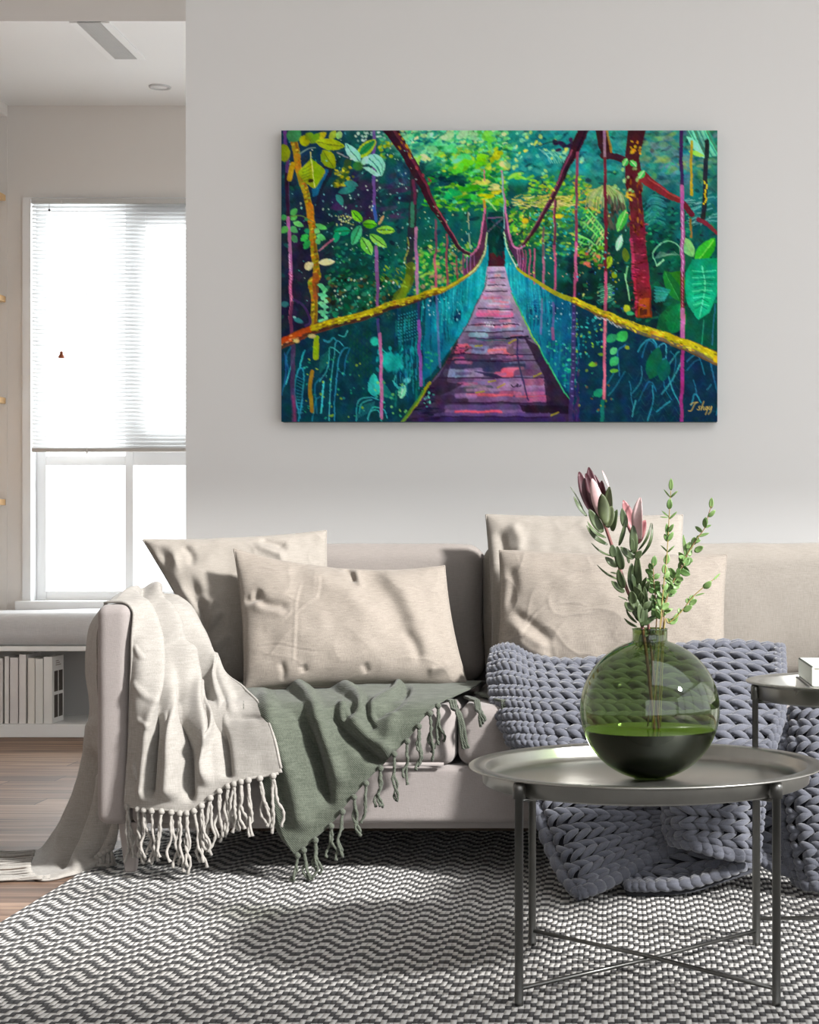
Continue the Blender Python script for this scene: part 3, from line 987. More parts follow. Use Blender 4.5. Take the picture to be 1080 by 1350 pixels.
grid = [[W(*q) for q in r] for r in rows]
fl = [([(127, 940), (118, 1010), (100, 1070), (78, 1120)], 8, 6, 0.020, 0.1), ([(132, 985), (124, 1040), (100, 1100), (78, 1150)], 5, 7, -0.024, 0.1),
      ([(138, 1010), (130, 1070), (110, 1120), (95, 1150)], 7, 6, 0.018, 0.1), ([(146, 1040), (140, 1090), (118, 1135)], 5, 6, -0.02, 0.1)]
o, S, N = cloth('floor_fall', grid, 90, 130, fl, M['throw'], lt, 0.003, 8.0, 0.005)
hem = S[-1]
rnd = random.Random(5)
for k, j in enumerate(np.linspace(2, 52, 12).astype(int)):
    p = Vector(hem[j]); p.z = max(p.z, 0.010)
    mb = MB()
    for s in range(3):
        pts = []
        a0 = rnd.uniform(-0.25, 0.25)
        for t in np.linspace(0, 1, 10):
            pts.append(p + Vector((-t * 0.15 * rnd.uniform(0.97, 1.0), (a0 * t + 0.03 * math.sin(t * 5 + s)) * 0.12, -(p.z - 0.006) * min(1, t * 3) + 0.002 * s)))
        mb.tube(pts, 0.0032, 6)
    mb.build('tassel', M['throw'], lt, smooth=True)
for k in range(5):
    j = int(70 + k * 4)
    p = Vector(S[int(len(S) * 0.86), j])
    tassel(p + Vector((0.0, -0.01, 0.0)), 0.09, M['throw'], lt, rnd, 3, floor=0.016)

# green throw on the seat
L = [(298, 905, 4.84), (306, 919, 4.60), (322, 938, 4.34), (328, 965, 4.288), (338, 1000, 4.278), (348, 1040, 4.268), (358, 1075, 4.262), (370, 1103, 4.258), (390, 1127, 4.25)]
R = [(646, 903, 4.88), (622, 922, 4.52), (582, 932, 4.33), (560, 948, 4.288), (537, 976, 4.278), (500, 1013, 4.27), (463, 1054, 4.262), (437, 1087, 4.258), (392, 1127, 4.25)]
rows = []
for i, (a, b) in enumerate(zip(L, R)):
    a, b = np.array(a, float), np.array(b, float)
    row = []
    for t in (0, .2, .4, .6, .8, 1.0):
        q = a * (1 - t) + b * t
        row.append(q)
    rows.append(row)
# keep the top rows flat on the seat
for i in (0, 1):
    for q in rows[i]:
        q[1] = VPY + (EYE - (zt + 0.016)) * FPX / q[2]
for q in rows[2]:
    q[1] = max(q[1], VPY + (EYE - (zt + 0.012)) * FPX / q[2])
grid = [[W(*q) for q in r] for r in rows]
fl = [
    ([(345, 908), (374, 912), (398, 940), (415, 980), (428, 1030), (436, 1070)], 8, 13, -0.034, 0.12),
    ([(365, 905), (395, 915), (420, 950), (440, 1000), (452, 1040)], 9, 10, 0.020, 0.12),
    ([(340, 915), (352, 935), (372, 985), (392, 1050), (400, 1100)], 14, 12, 0.022, 0.12),
    ([(408, 903), (440, 915), (460, 932), (462, 944), (450, 950)], 6, 7, -0.024, 0.1),
    ([(425, 900), (455, 910), (474, 928), (476, 945)], 6, 6, 0.014, 0.1),
    ([(437, 938), (452, 962), (478, 985), (510, 1008)], 6, 9, -0.024, 0.12),
    ([(446, 930), (470, 955), (500, 980), (522, 992)], 7, 7, 0.016, 0.12),
    ([(538, 908), (532, 925), (512, 940), (492, 948)], 6, 6, -0.014, 0.1),
    ([(528, 903), (520, 918), (500, 930), (486, 940)], 6, 5, 0.012, 0.1),
    ([(486, 925), (484, 945), (495, 965)], 5, 6, -0.012, 0.1),
    ([(322, 915), (330, 940), (336, 970)], 6, 8, -0.014, 0.1),
    ([(520, 940), (512, 975), (505, 1000)], 10, 10, 0.010, 0.1),
]
gt = empty('green_throw', tuple(W(470, 905, 4.6)), 'sage green woven throw with fringe hanging off the seat front', 'throw')
o, S, N = cloth('cloth', grid, 170, 150, fl, M['green'], gt, 0.003, 4.0, 0.004, lift=0.012, gain=1.1)
# edges follow the right side
edge = S[:, -1]
rnd = random.Random(21)
exy = np.array([PX(p) for p in edge])
want = [(581, 933), (569, 940), (553, 955), (538, 975), (522, 993), (502, 1012), (486, 1034), (471, 1051), (456, 1071), (437, 1088), (417, 1107), (401, 1119)]
for k, (qx, qy) in enumerate(want):
    i = int(np.argmin(np.hypot(exy[:, 0] - qx, exy[:, 1] - qy)))
    p = Vector(edge[i]) + Vector((0.001, -0.006, 0))
    tassel(p, rnd.uniform(0.10, 0.125) if k < 9 else rnd.uniform(0.085, 0.1), M['green'], gt, rnd, strands=rnd.choice((2, 3, 3)), r=0.0040, lean=(rnd.uniform(-0.06, 0.1), -0.02, -1), floor=RZ + 0.004, spread=0.009)
i = int(np.argmin(np.hypot(exy[:, 0] - 391, exy[:, 1] - 1126)))
tassel(Vector(edge[-2]) + Vector((0, -0.006, 0)), 0.075, M['green'], gt, rnd, 2, 0.004, (-0.05, -0.02, -1), RZ + 0.004, spread=0.008)
# two tassels lying on the seat edge near the knitted blanket
for (a, b, c) in (((612, 926, 4.44), (632, 941, 4.306), (634, 958, 4.30)), ((590, 930, 4.35), (604, 945, 4.30), (612, 1000, 4.296)), ((628, 918, 4.55), (652, 930, 4.4), (664, 936, 4.33))):
    mb = MB()
    for s in range(3):
        pts = smooth_pts([W(a[0] + s * 2, a[1] + s * 1.5, a[2]), W((a[0] + b[0]) / 2 + 3 * s, (a[1] + b[1]) / 2 - 3, (a[2] + b[2]) / 2 - 0.01), W(b[0] + s * 2, b[1], b[2] - 0.02), W(c[0] + 3 * s, c[1] - 4 * s, c[2] - 0.012)], 14)
        for q in pts:
            q.x += rnd.uniform(-.0025, .0025); q.z = max(q.z, zt - 0.1 if q.y < SF else zt + 0.012)
        mb.tube(pts, 0.0042, 7)
    mb.build('tassel', M['green'], gt, smooth=True)

# ------------------------------------------------------------------ chunky knitted blanket
def knit_sheet(mb, under, grid, along=0.030, across=0.034, rad=0.0098, flip=1, seed=0, u0=0.0, u1=1.0, lift=0.006, edges='', edge_rad=0.0125):
    """Rows of fat V-shaped stitches laid over a surface; the V spines run along the grid columns' direction."""
    rnd = random.Random(seed)
    nu, nv = 90, 90
    S = surf(grid, nu, nv)
    N = normals(S)
    lu = np.mean(np.sum(np.linalg.norm(np.diff(S, axis=1), axis=2), axis=1))
    lv = np.mean(np.sum(np.linalg.norm(np.diff(S, axis=0), axis=2), axis=0))
    nk, nr = max(2, int(round(lu / along))), max(2, int(round(lv / across)))

    def at(u, v):
        u = min(max(u, 0), 1) * (nu - 1); v = min(max(v, 0), 1) * (nv - 1)
        i, j = min(int(v), nv - 2), min(int(u), nu - 2)
        a, b = v - i, u - j
        p = (1 - a) * ((1 - b) * S[i, j] + b * S[i, j + 1]) + a * ((1 - b) * S[i + 1, j] + b * S[i + 1, j + 1])
        n = (1 - a) * ((1 - b) * N[i, j] + b * N[i, j + 1]) + a * ((1 - b) * N[i + 1, j] + b * N[i + 1, j + 1])
        return Vector(p), Vector(n).normalized()

    def lobe(pts2, r, tip=0.0):
        pts, rs = [], []
        K = len(pts2)
        for k, (u, v) in enumerate(pts2):
            t = k / (K - 1)
            p, n = at(u, v)
            pts.append(p + n * (lift + 0.009 * math.sin(math.pi * min(1, t * 1.15)) - 0.006 * t))
            rs.append(r * (0.14 + 0.86 * math.sin(math.pi * (0.06 + 0.90 * t)) ** 0.85))
        for q in pts: q.z = max(q.z, RZ + 0.004)
        mb.tube(pts, rs, 8)
    du, dv = 1.0 / nk, 1.0 / nr
    for r in range(nr):
        vc = (r + 0.5) * dv
        for k in range(-1, nk + 1):
            uc = (k + 0.5) * du + rnd.uniform(-0.08, 0.08) * du
            for s in (-1, 1):
                jit = rnd.uniform(-0.06, 0.06) * dv
                pts2 = []
                for t in (0, .17, .34, .5, .67, .84, 1.0):
                    uu = uc + flip * (t - 0.45) * 1.55 * du
                    vv = vc + s * dv * (0.58 - 0.55 * t ** 0.9) + jit * (1 - t)
                    pts2.append((uu, vv))
                if min(q[0] for q in pts2) > 1.0 or max(q[0] for q in pts2) < 0.0: continue
                lobe(pts2, rad * rnd.uniform(0.92, 1.08))
    # plaited edges
    for e in edges:
        for k in range(int((lv if e in 'lr' else lu) / 0.026)):
            n_ = int((lv if e in 'lr' else lu) / 0.026)
            for s in (-1, 1):
                pts2 = []
                for t in (0, .2, .4, .6, .8, 1.0):
                    a = (k + (t - 0.4) * 1.7) / n_
                    b = s * (0.014 * (1 - t)) / (lu if e in 'lr' else lv)
                    if e == 'l': pts2.append((0.0 + b, a))
                    if e == 'r': pts2.append((1.0 + b, a))
                    if e == 't': pts2.append((a, 0.0 + b))
                    if e == 'b': pts2.append((a, 1.0 + b))
                lobe(pts2, edge_rad)
    Su = S - 0.013 * N  # dark sheet behind the stitches stands in for shade in the gaps
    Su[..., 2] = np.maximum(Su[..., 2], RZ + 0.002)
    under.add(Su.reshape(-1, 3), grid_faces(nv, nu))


kb = empty('knitted_blanket', tuple(W(850, 900, 4.6)), 'chunky blue-grey knitted wool blanket spilling from the sofa seat onto the rug', 'blanket')
main, mainu = MB(), MB()
G = [
    [(652, 862, 4.64), (672, 858, 4.64), (700, 872, 4.62), (760, 878, 4.60), (850, 866, 4.62), (940, 853, 4.64), (1030, 858, 4.65)],
    [(648, 885, 4.54), (672, 880, 4.51), (705, 893, 4.48), (770, 898, 4.47), (850, 890, 4.48), (940, 880, 4.48), (1031, 886, 4.52)],
    [(651, 915, 4.43), (675, 915, 4.38), (710, 918, 4.35), (775, 920, 4.34), (850, 920, 4.34), (940, 912, 4.34), (1031, 915, 4.40)],
    [(658, 945, 4.34), (680, 945, 4.29), (715, 948, 4.27), (780, 950, 4.26), (850, 950, 4.26), (940, 948, 4.25), (1029, 948, 4.30)],
    [(674, 975, 4.27), (690, 978, 4.24), (722, 980, 4.23), (785, 985, 4.22), (850, 985, 4.22), (940, 985, 4.21), (1018, 985, 4.24)],
    [(692, 1012, 4.24), (708, 1015, 4.21), (735, 1018, 4.20), (790, 1020, 4.20), (855, 1020, 4.20), (930, 1020, 4.19), (1008, 1020, 4.21)],
]
knit_sheet(main, mainu, [[W(*q) for q in r] for r in G], 0.031, 0.054, 0.0098, 1, 1, edges='tr')
G = [
    [(694, 1012, 4.23), (716, 1014, 4.21), (750, 1018, 4.21), (800, 1020, 4.21), (850, 1020, 4.20), (905, 1020, 4.20)],
    [(704, 1050, 4.21), (728, 1048, 4.19), (760, 1050, 4.20), (805, 1052, 4.21), (850, 1050, 4.20), (900, 1048, 4.19)],
    [(716, 1085, 4.18), (740, 1082, 4.15), (775, 1080, 4.18), (815, 1080, 4.20), (855, 1078, 4.20), (900, 1075, 4.18)],
    [(730, 1122, 4.13), (754, 1120, 4.08), (788, 1112, 4.14), (825, 1105, 4.18), (860, 1098, 4.18), (898, 1092, 4.17)],
    [(746, 1158, 4.05), (768, 1155, 4.02), (800, 1140, 4.10), (832, 1128, 4.15), (865, 1115, 4.16), (896, 1106, 4.16)],
    [(762, 1184, 3.985), (782, 1176, 4.00), (810, 1162, 4.08), (838, 1146, 4.13), (868, 1130, 4.15), (896, 1118, 4.15)],
]
knit_sheet(main, mainu, [[W(*q) for q in r] for r in G], 0.034, 0.034, 0.0086, -1, 2, edges='lb', edge_rad=0.0145)
main.build('hanging_sheet', M['knit'], kb, smooth=True)
mainu.build('sheet_gap_shade', M['knit_gap_shade'], kb, smooth=True)

fo, fu = MB(), MB()
G = [  # folded-over flap
    [(890, 1030, 4.14), (905, 1028, 4.10), (935, 1030, 4.09), (965, 1032, 4.10), (1004, 1035, 4.14)],
    [(884, 1062, 4.12), (900, 1058, 4.06), (932, 1062, 4.06), (965, 1065, 4.07), (1002, 1068, 4.11)],
    [(884, 1092, 4.11), (902, 1090, 4.05), (932, 1092, 4.05), (965, 1095, 4.06), (1000, 1096, 4.09)],
    [(891, 1108, 4.10), (912, 1112, 4.05), (938, 1124, 4.04), (968, 1130, 4.05), (997, 1132, 4.07)],
]
knit_sheet(fo, fu, [[W(*q) for q in r] for r in G], 0.033, 0.034, 0.0086, 1, 3, edges='lb')
fo.build('folded_flap', M['knit'], kb, smooth=True)
fu.build('flap_gap_shade', M['knit_gap_shade'], kb, smooth=True)

lo, lu_ = MB(), MB()
G = [  # lower layer on the rug
    [(800, 1128, 4.18), (850, 1120, 4.19), (910, 1110, 4.18), (975, 1110, 4.18), (1010, 1112, 4.20)],
    [(808, 1150, 4.14), (850, 1142, 4.15), (910, 1135, 4.13), (970, 1130, 4.12), (1008, 1128, 4.15)],
    [(822, 1166, 4.10), (855, 1164, 4.10), (910, 1158, 4.10), (955, 1148, 4.10), (1002, 1138, 4.13)],
    [(828, 1174, 4.06), (860, 1174, 4.05), (910, 1170, 4.05), (950, 1158, 4.07), (985, 1146, 4.10)],
]
knit_sheet(lo, lu_, [[W(*q) for q in r] for r in G], 0.034, 0.034, 0.0086, 1, 4, edges='b', edge_rad=0.0135)
lo.build('lower_layer', M['knit'], kb, smooth=True)
lu_.build('lower_gap_shade', M['knit_gap_shade'], kb, smooth=True)

ro, ru = MB(), MB()
G = [  # right fall beside the small table
    [(1036, 905, 4.52), (1060, 905, 4.46), (1095, 905, 4.44), (1140, 905, 4.44)],
    [(1036, 945, 4.34), (1060, 945, 4.28), (1095, 945, 4.27), (1140, 945, 4.27)],
    [(1033, 990, 4.25), (1058, 990, 4.20), (1095, 990, 4.19), (1140, 990, 4.20)],
    [(1030, 1040, 4.20), (1056, 1040, 4.14), (1095, 1040, 4.14), (1140, 1040, 4.16)],
    [(1034, 1090, 4.16), (1060, 1090, 4.10), (1100, 1090, 4.10), (1145, 1090, 4.12)],
    [(1044, 1135, 4.12), (1068, 1138, 4.07), (1105, 1138, 4.07), (1148, 1138, 4.09)],
    [(1054, 1158, 4.11), (1074, 1170, 4.05), (1110, 1172, 4.05), (1150, 1172, 4.06)],
]
knit_sheet(ro, ru, [[W(*q) for q in r] for r in G], 0.032, 0.048, 0.0096, -1, 5, edges='lb')
G = [  # low strip between the flap and the right fall
    [(1000, 1040, 4.22), (1018, 1040, 4.22), (1040, 1040, 4.22)],
    [(1000, 1085, 4.20), (1020, 1085, 4.18), (1042, 1085, 4.19)],
    [(1002, 1120, 4.17), (1022, 1122, 4.15), (1046, 1124, 4.16)],
    [(1008, 1140, 4.14), (1028, 1150, 4.12), (1052, 1156, 4.12)],
]
knit_sheet(ro, ru, [[W(*q) for q in r] for r in G], 0.034, 0.036, 0.009, -1, 6, edges='b')
ro.build('right_fall', M['knit'], kb, smooth=True)
ru.build('right_gap_shade', M['knit_gap_shade'], kb, smooth=True)

# ------------------------------------------------------------------ round coffee table
def tray_table(name, label, cx, cy, zr, R, wall, lip, leg_r, leg_R, a0, bar_z, nleg=4, group=None):
    """Round metal tray on four thin legs with crossed bars near the floor."""
    t = empty(name, (cx, cy, RZ), label, 'table', group)
    Ri = R - lip
    zbot = zr - wall
    prof = [(0, zbot), (Ri - 0.016, zbot), (Ri - 0.006, zbot + 0.004), (Ri - 0.001, zbot + 0.012), (Ri, zr - 0.003), (Ri + 0.003, zr), (R - 0.002, zr + 0.0008),
            (R, zr - 0.0008), (R - 0.001, zr - 0.003), (Ri + 0.008, zr - 0.0045), (Ri + 0.006, zr - 0.010), (Ri + 0.005, zbot - 0.002), (Ri - 0.004, zbot - 0.006), (0, zbot - 0.006)]
    MB().lathe(prof, cx, cy, 128).build('tray', M['tray'], t, smooth=True)
    pts = []
    zl = zbot - 0.004
    for k in range(nleg):
        a = a0 + 2 * math.pi * k / nleg
        x, y = cx + leg_R * math.cos(a), cy + leg_R * math.sin(a)
        pts.append(Vector((x, y, bar_z)))
        lg = MB().lathe([(0, RZ), (leg_r * 1.05, RZ), (leg_r * 1.05, RZ + 0.006), (leg_r, RZ + 0.008), (leg_r, zl), (leg_r * 1.45, zl), (leg_r * 1.45, zr - 0.012), (leg_r * 1.2, zr - 0.006), (0, zr - 0.006)], x, y, 24)
        # small bracket under the tray
        d = Vector((math.cos(a), math.sin(a), 0))
        lg.tube([Vector((x, y, zl - 0.004)), Vector((x, y, zl - 0.004)) - d * 0.05], 0.004, 8)
        lg.build('leg', M['gun'], t, smooth=True)
    ring = [Vector((cx + (leg_R - 0.05) * math.cos(a), cy + (leg_R - 0.05) * math.sin(a), zl - 0.004)) for a in np.linspace(0, 2 * math.pi, 73)]
    MB().tube(ring, 0.0035, 8, caps=False).build('support_ring', M['gun'], t, smooth=True)
    for k in range(nleg // 2):
        a, b = pts[k], pts[k + nleg // 2]
        off = Vector((0, 0, 0.004 if k else -0.004))
        MB().tube([a, a * 0.5 + b * 0.5 + off, b], 0.0042, 10).build('cross_bar', M['gun'], t, smooth=True)
    return t


TX, TY, TZ = 0.0465, 3.3475, 0.417
tray_table('coffee_table', 'round dark metal tray coffee table with the glass vase on it', TX, TY, TZ, 0.341, 0.030, 0.032, 0.0078, 0.3273, math.pi / 4, 0.041)
SX, SY, SZ = 0.502, 3.691, 0.548
tray_table('side_table', 'smaller taller metal tray table with two white books on it', SX, SY, SZ, 0.238, 0.034, 0.026, 0.0065, 0.2225, math.radians(8), 0.048)

# ------------------------------------------------------------------ books on the side table
zb0 = SZ - 0.034 + 0.0005
ang = math.radians(3)
for k, (x0, y0, w, d, h, lab, c) in enumerate(((0.380, 3.535, 0.19, 0.26, 0.034, 'lower white book on the small side table', (228, 226, 222)),
                                               (0.387, 3.53, 0.18, 0.27, 0.040, 'upper white book with pale green-white cover, topmost on the side table', (226, 232, 222)))):
    b = empty('book', (x0 + w / 2, y0 + d / 2, zb0), lab, 'book', 'books on the side table')
    cm = plain('book_board', srgb(*c), 0.5)
    z1 = zb0 + h
    MB().box(x0, x0 + w, y0, y0 + d, zb0, zb0 + 0.003).box(x0, x0 + w, y0, y0 + d, z1 - 0.003, z1).box(x0, x0 + 0.004, y0, y0 + d, zb0, z1).build('cover', cm, b, bevel=0.0008)
    MB().box(x0 + 0.004, x0 + w - 0.004, y0 + 0.004, y0 + d - 0.004, zb0 + 0.003, z1 - 0.003).build('pages', M['pages'], b)
    zb0 = z1 + 0.0005

# ------------------------------------------------------------------ vase
VX, VY, VR = W(857, 931, TY)[0], TY, 0.1352
zbase = TZ - 0.030 + 0.0006
VZ = zbase + VR * 0.985
vase = empty('glass_vase', (VX, VY, zbase), 'round green glass vase with dark-painted water standing on the coffee table', 'vase')
M['glass'] = tinted_shell('green_glass', (0.37, 0.46, 0.23, 1), (0.95, 1.0, 0.92, 1), 0.0, 0.06)
nr_, nz_ = 0.0335, EYE - (829 - VPY) * VY / FPX
prof = [(0, zbase), (0.03, zbase)]
a_s = -math.acos(0.03 / VR)
for a in np.linspace(-1.32, math.acos(nr_ / VR) - 0.03, 60):
    prof.append((VR * math.cos(a), VZ + VR * math.sin(a)))
prof += [(nr_ + 0.001, VZ + VR * 0.975), (nr_, VZ + VR * 0.99), (nr_, nz_ - 0.002), (nr_ + 0.001, nz_)]
MB().lathe(prof, VX, VY, 96).build('glass_globe', M['glass'], vase, smooth=True)
MB().lathe([(nr_ + 0.0012, nz_ - 0.001), (nr_ + 0.0012, nz_ + 0.0012), (nr_ - 0.002, nz_ + 0.0012), (nr_ - 0.002, nz_ - 0.001), (nr_ + 0.0012, nz_ - 0.001)], VX, VY, 64).build('rim', M['glass'], vase, smooth=True)
zl = EYE - (961 - VPY) * VY / FPX
m = NT('water_painted_dark')
m.set(Base_Color=srgb(24, 24, 23), Roughness=0.2, Specular_IOR_Level=0.3)  # the dark view refracted through the water is put into its colour
M['water'] = m.mat
m = NT('water_surface')
m.set(Base_Color=srgb(120, 150, 40), Roughness=0.04, Specular_IOR_Level=0.5)
M['water_top'] = m.mat
r2 = VR - 0.0035
prof = [(0, zbase + 0.003), (0.03, zbase + 0.0035)]
al = math.asin((zl - VZ) / r2)
for a in np.linspace(-1.30, al, 40):
    prof.append((r2 * math.cos(a), VZ + r2 * math.sin(a)))
wt = MB().lathe(prof, VX, VY, 96).build('water_painted_dark', M['water'], vase, smooth=True)
MB().lathe([(r2 * math.cos(al), zl), (r2 * 0.5, zl + 0.0002), (0, zl + 0.0002)], VX, VY, 96).build('water_surface', M['water_top'], wt)


# ------------------------------------------------------------------ flowers and sprigs
def leafmat(name, c1, c2, rough=0.45):
    m = NT(name)
    m.set(Roughness=rough, Specular_IOR_Level=0.4)
    co = m.coords()
    nz = m.n('ShaderNodeTexNoise', Scale=26.0, Detail=3.0); m.l(co, nz.inputs['Vector'])
    r = m.math('MULTIPLY_ADD', m.math('SUBTRACT', nz.outputs['Fac'], 0.5), 2.6, 0.5)
    cl = m.t.nodes.new('ShaderNodeClamp'); m.l(r, cl.inputs[0])
    m.l(m.mix(cl.outputs[0], c1, c2), m.b.inputs['Base Color'])
    return m.mat


M['leaf_dark'] = leafmat('protea_leaf', srgb(40, 54, 30), srgb(80, 94, 60))
M['leaf_euc'] = leafmat('sprig_leaf', srgb(72, 104, 50), srgb(120, 148, 88))
M['stem_red'] = plain('stem_red', srgb(112, 66, 62), 0.5)
M['stem_brown'] = plain('stem_brown', srgb(132, 104, 70), 0.5)
M['stem_gold'] = plain('stem_gold', srgb(140, 124, 66), 0.5)
M['petal_dark'] = leafmat('petal_maroon', srgb(50, 23, 30), srgb(86, 46, 53))
M['petal_rose'] = leafmat('petal_rose', srgb(122, 72, 76), srgb(166, 116, 116))
M['petal_pale'] = leafmat('petal_pale', srgb(176, 136, 136), srgb(210, 186, 184))
M['petal_olive'] = leafmat('petal_olive', srgb(58, 64, 42), srgb(88, 98, 66))


def C(c, d=0.0):
    """Point of the flower close-up, d metres nearer or farther than the vase's axis."""
    return W(740 + c[0] / 4.909, 600 + c[1] / 4.909, VY + d)


def add_leaf(mb, base, tip, width, bend=0.0, roll=0.0, cup=0.25, n=11, shape=0.9, thick=0.0006, rnd_tip=0.62):
    """A leaf or bract: width and bend in metres, roll about its length, cupped across."""
    base, tip = Vector(base), Vector(tip)
    ax = tip - base
    L = ax.length
    ax.normalize()
    view = Vector((0, -1, 0))
    side = ax.cross(view)
    side = side.normalized() if side.length > 1e-3 else Vector((1, 0, 0))
    side = Matrix.Rotation(roll, 3, ax) @ side
    up = side.cross(ax)
    v, f = [], []
    cols = 5
    for lay in (0, 1):
        for i in range(n):
            t = i / (n - 1)
            wd = width * 0.5 * max(math.sin(math.pi * min(1, (0.02 + 0.97 * t)) ** shape), 0.0) ** rnd_tip + 0.0001
            c = base + ax * (L * t) + up * (bend * math.sin(math.pi * t))
            for j in range(cols):
                s = j / (cols - 1) * 2 - 1
                v.append(c + side * (wd * s) + up * (cup * wd * s * s - lay * thick))
    for i in range(n - 1):
        for j in range(cols - 1):
            a = i * cols + j
            f.append((a, a + 1, a + cols + 1, a + cols))
            b = n * cols + a
            f.append((b, b + cols, b + cols + 1, b + 1))
    per = [i * cols for i in range(n)] + [(n - 1) * cols + j for j in range(1, cols)] + [i * cols + cols - 1 for i in range(n - 2, -1, -1)] + [j for j in range(cols - 2, 0, -1)]
    for a, b in zip(per, per[1:] + per[:1]):
        f.append((a, b, b + n * cols, a + n * cols))
    mb.add(v, f)


U = VY / FPX / 4.909      # metres per close-up pixel
zin = zl - 0.03
neck = lambda dx, dy=0.0: Vector((VX + dx, VY + dy, nz_))


def stem_path(points, foot):
    return smooth_pts([foot] + list(points), 8 * (len(points) + 1))


# tall dark protea
p1 = empty('protea_stem', neck(-0.012), 'tall dark maroon protea bloom on a leafy red stem in the green vase', 'flower', 'stems in the green vase')
pts = [neck(-0.014, 0.0), C((430, 880)), C((380, 735)), C((330, 590)), C((285, 460), -0.005), C((262, 400), -0.005)]
MB().tube(stem_path(pts, Vector((VX + 0.012, VY - 0.01, zin))), [0.0032] * 56, 8).build('stem', M['stem_red'], p1, smooth=True)
fl = MB()
for b, t, w_, bd, rl, d in (((215, 385), (115, 108), 66, -0.006, 0.2, 0.0), ((240, 385), (178, 78), 62, 0.002, 0.0, 0.012), ((262, 380), (215, 128), 58, 0, 0.1, 0.016), ((285, 400), (262, 165), 60, 0.002, -0.5, 0.008),
                            ((270, 420), (160, 118), 66, 0.004, 0.0, 0.004), ((250, 400), (225, 150), 70, -0.004, -0.2, 0.012)):
    add_leaf(fl, C(b, d), C(t, d + 0.006), w_ * 1.25 * U, bd, rl, 0.35)
fl.build('bloom', M['petal_dark'], p1, smooth=True)
pk = MB()
add_leaf(pk, C((275, 420), -0.012), C((200, 152), -0.018), 76 * U, -0.008, 0.1, -0.3)
add_leaf(pk, C((310, 210), 0.02), C((266, 100), 0.02), 14 * U, 0, 0.5)
pk.build('bloom_inner_bract', M['petal_pale'], p1, smooth=True)
ol = MB()
add_leaf(ol, C((290, 450), -0.022), C((262, 250), -0.026), 80 * U, -0.005, 0.0, -0.3)
add_leaf(ol, C((305, 470), -0.004), C((312, 204), 0.0), 76 * U, 0.002, -0.5, 0.3)
add_leaf(ol, C((300, 470), -0.016), C((326, 330), -0.012), 72 * U, 0.002, -0.2, 0.3)
ol.build('bloom_outer_bract', M['petal_olive'], p1, smooth=True)
lf = MB()
for b, t, w_, bd, rl, d in (((165, 395), (82, 268), 30, -0.004, 0.7, -0.005), ((268, 500), (180, 350), 62, -0.006, 0.2, -0.014), ((300, 580), (165, 455), 34, -0.01, 0.6, -0.01), ((290, 535), (170, 430), 30, -0.008, 0.8, -0.02),
                            ((330, 655), (195, 568), 16, -0.006, 0.8, 0.0), ((150, 370), (60, 205), 8, 0.003, 0.6, 0.01),
                            ((332, 492), (362, 352), 50, 0.004, -0.4, -0.005), ((340, 660), (330, 580), 54, 0, 0.2, -0.018), ((365, 722), (285, 660), 44, -0.004, 0.3, -0.01), ((372, 770), (318, 758), 14, 0, 0.7, 0),
                            ((375, 808), (232, 710), 16, -0.006, 0.7, 0.0), ((408, 888), (325, 815), 44, -0.003, 0.1, -0.012), ((405, 860), (368, 740), 52, 0.002, -0.3, -0.014), ((465, 1010), (412, 952), 50, -0.003, 0.1, -0.014),
                            ((430, 940), (370, 912), 10, 0, 0.8, 0), ((490, 1085), (420, 1000), 20, -0.005, 0.6, -0.006), ((492, 1112), (408, 1055), 20, -0.005, 0.6, 0.0), ((395, 740), (362, 590), 60, 0.004, -0.2, -0.01), ((470, 960), (455, 880), 60, 0, -0.3, -0.016)):
    add_leaf(lf, C(b, d), C(t, d - 0.004), w_ * U, bd, rl, 0.2, shape=0.8)
lf.build('leaves', M['leaf_dark'], p1, smooth=True)

# smaller rose protea
p2 = empty('protea_stem', neck(-0.004, 0.006), 'shorter rose-pink protea bloom right of the tall dark one', 'flower', 'stems in the green vase')
pts = [neck(-0.002, 0.006), C((528, 940), 0.008), C((505, 800), 0.01), C((488, 650), 0.01), C((482, 560), 0.01)]
MB().tube(stem_path(pts, Vector((VX + 0.02, VY + 0.005, zin))), [0.0026] * 48, 8).build('stem', M['stem_red'], p2, smooth=True)
rs = MB()
add_leaf(rs, C((490, 520), 0.006), C((402, 292), 0.0), 74 * U, -0.005, 0.3, 0.35)
add_leaf(rs, C((480, 540), 0.018), C((425, 330), 0.02), 68 * U, 0.003, 0.0, 0.3)
add_leaf(rs, C((492, 575), 0.0), C((545, 420), -0.004), 70 * U, 0.004, -0.3, 0.3)
rs.build('bloom', M['petal_rose'], p2, smooth=True)
pl = MB()
add_leaf(pl, C((512, 560), -0.002), C((512, 274), -0.008), 80 * U, 0.010, -0.5, 0.35, shape=1.0)
pl.build('bloom_inner_bract', M['petal_pale'], p2, smooth=True)
lf = MB()
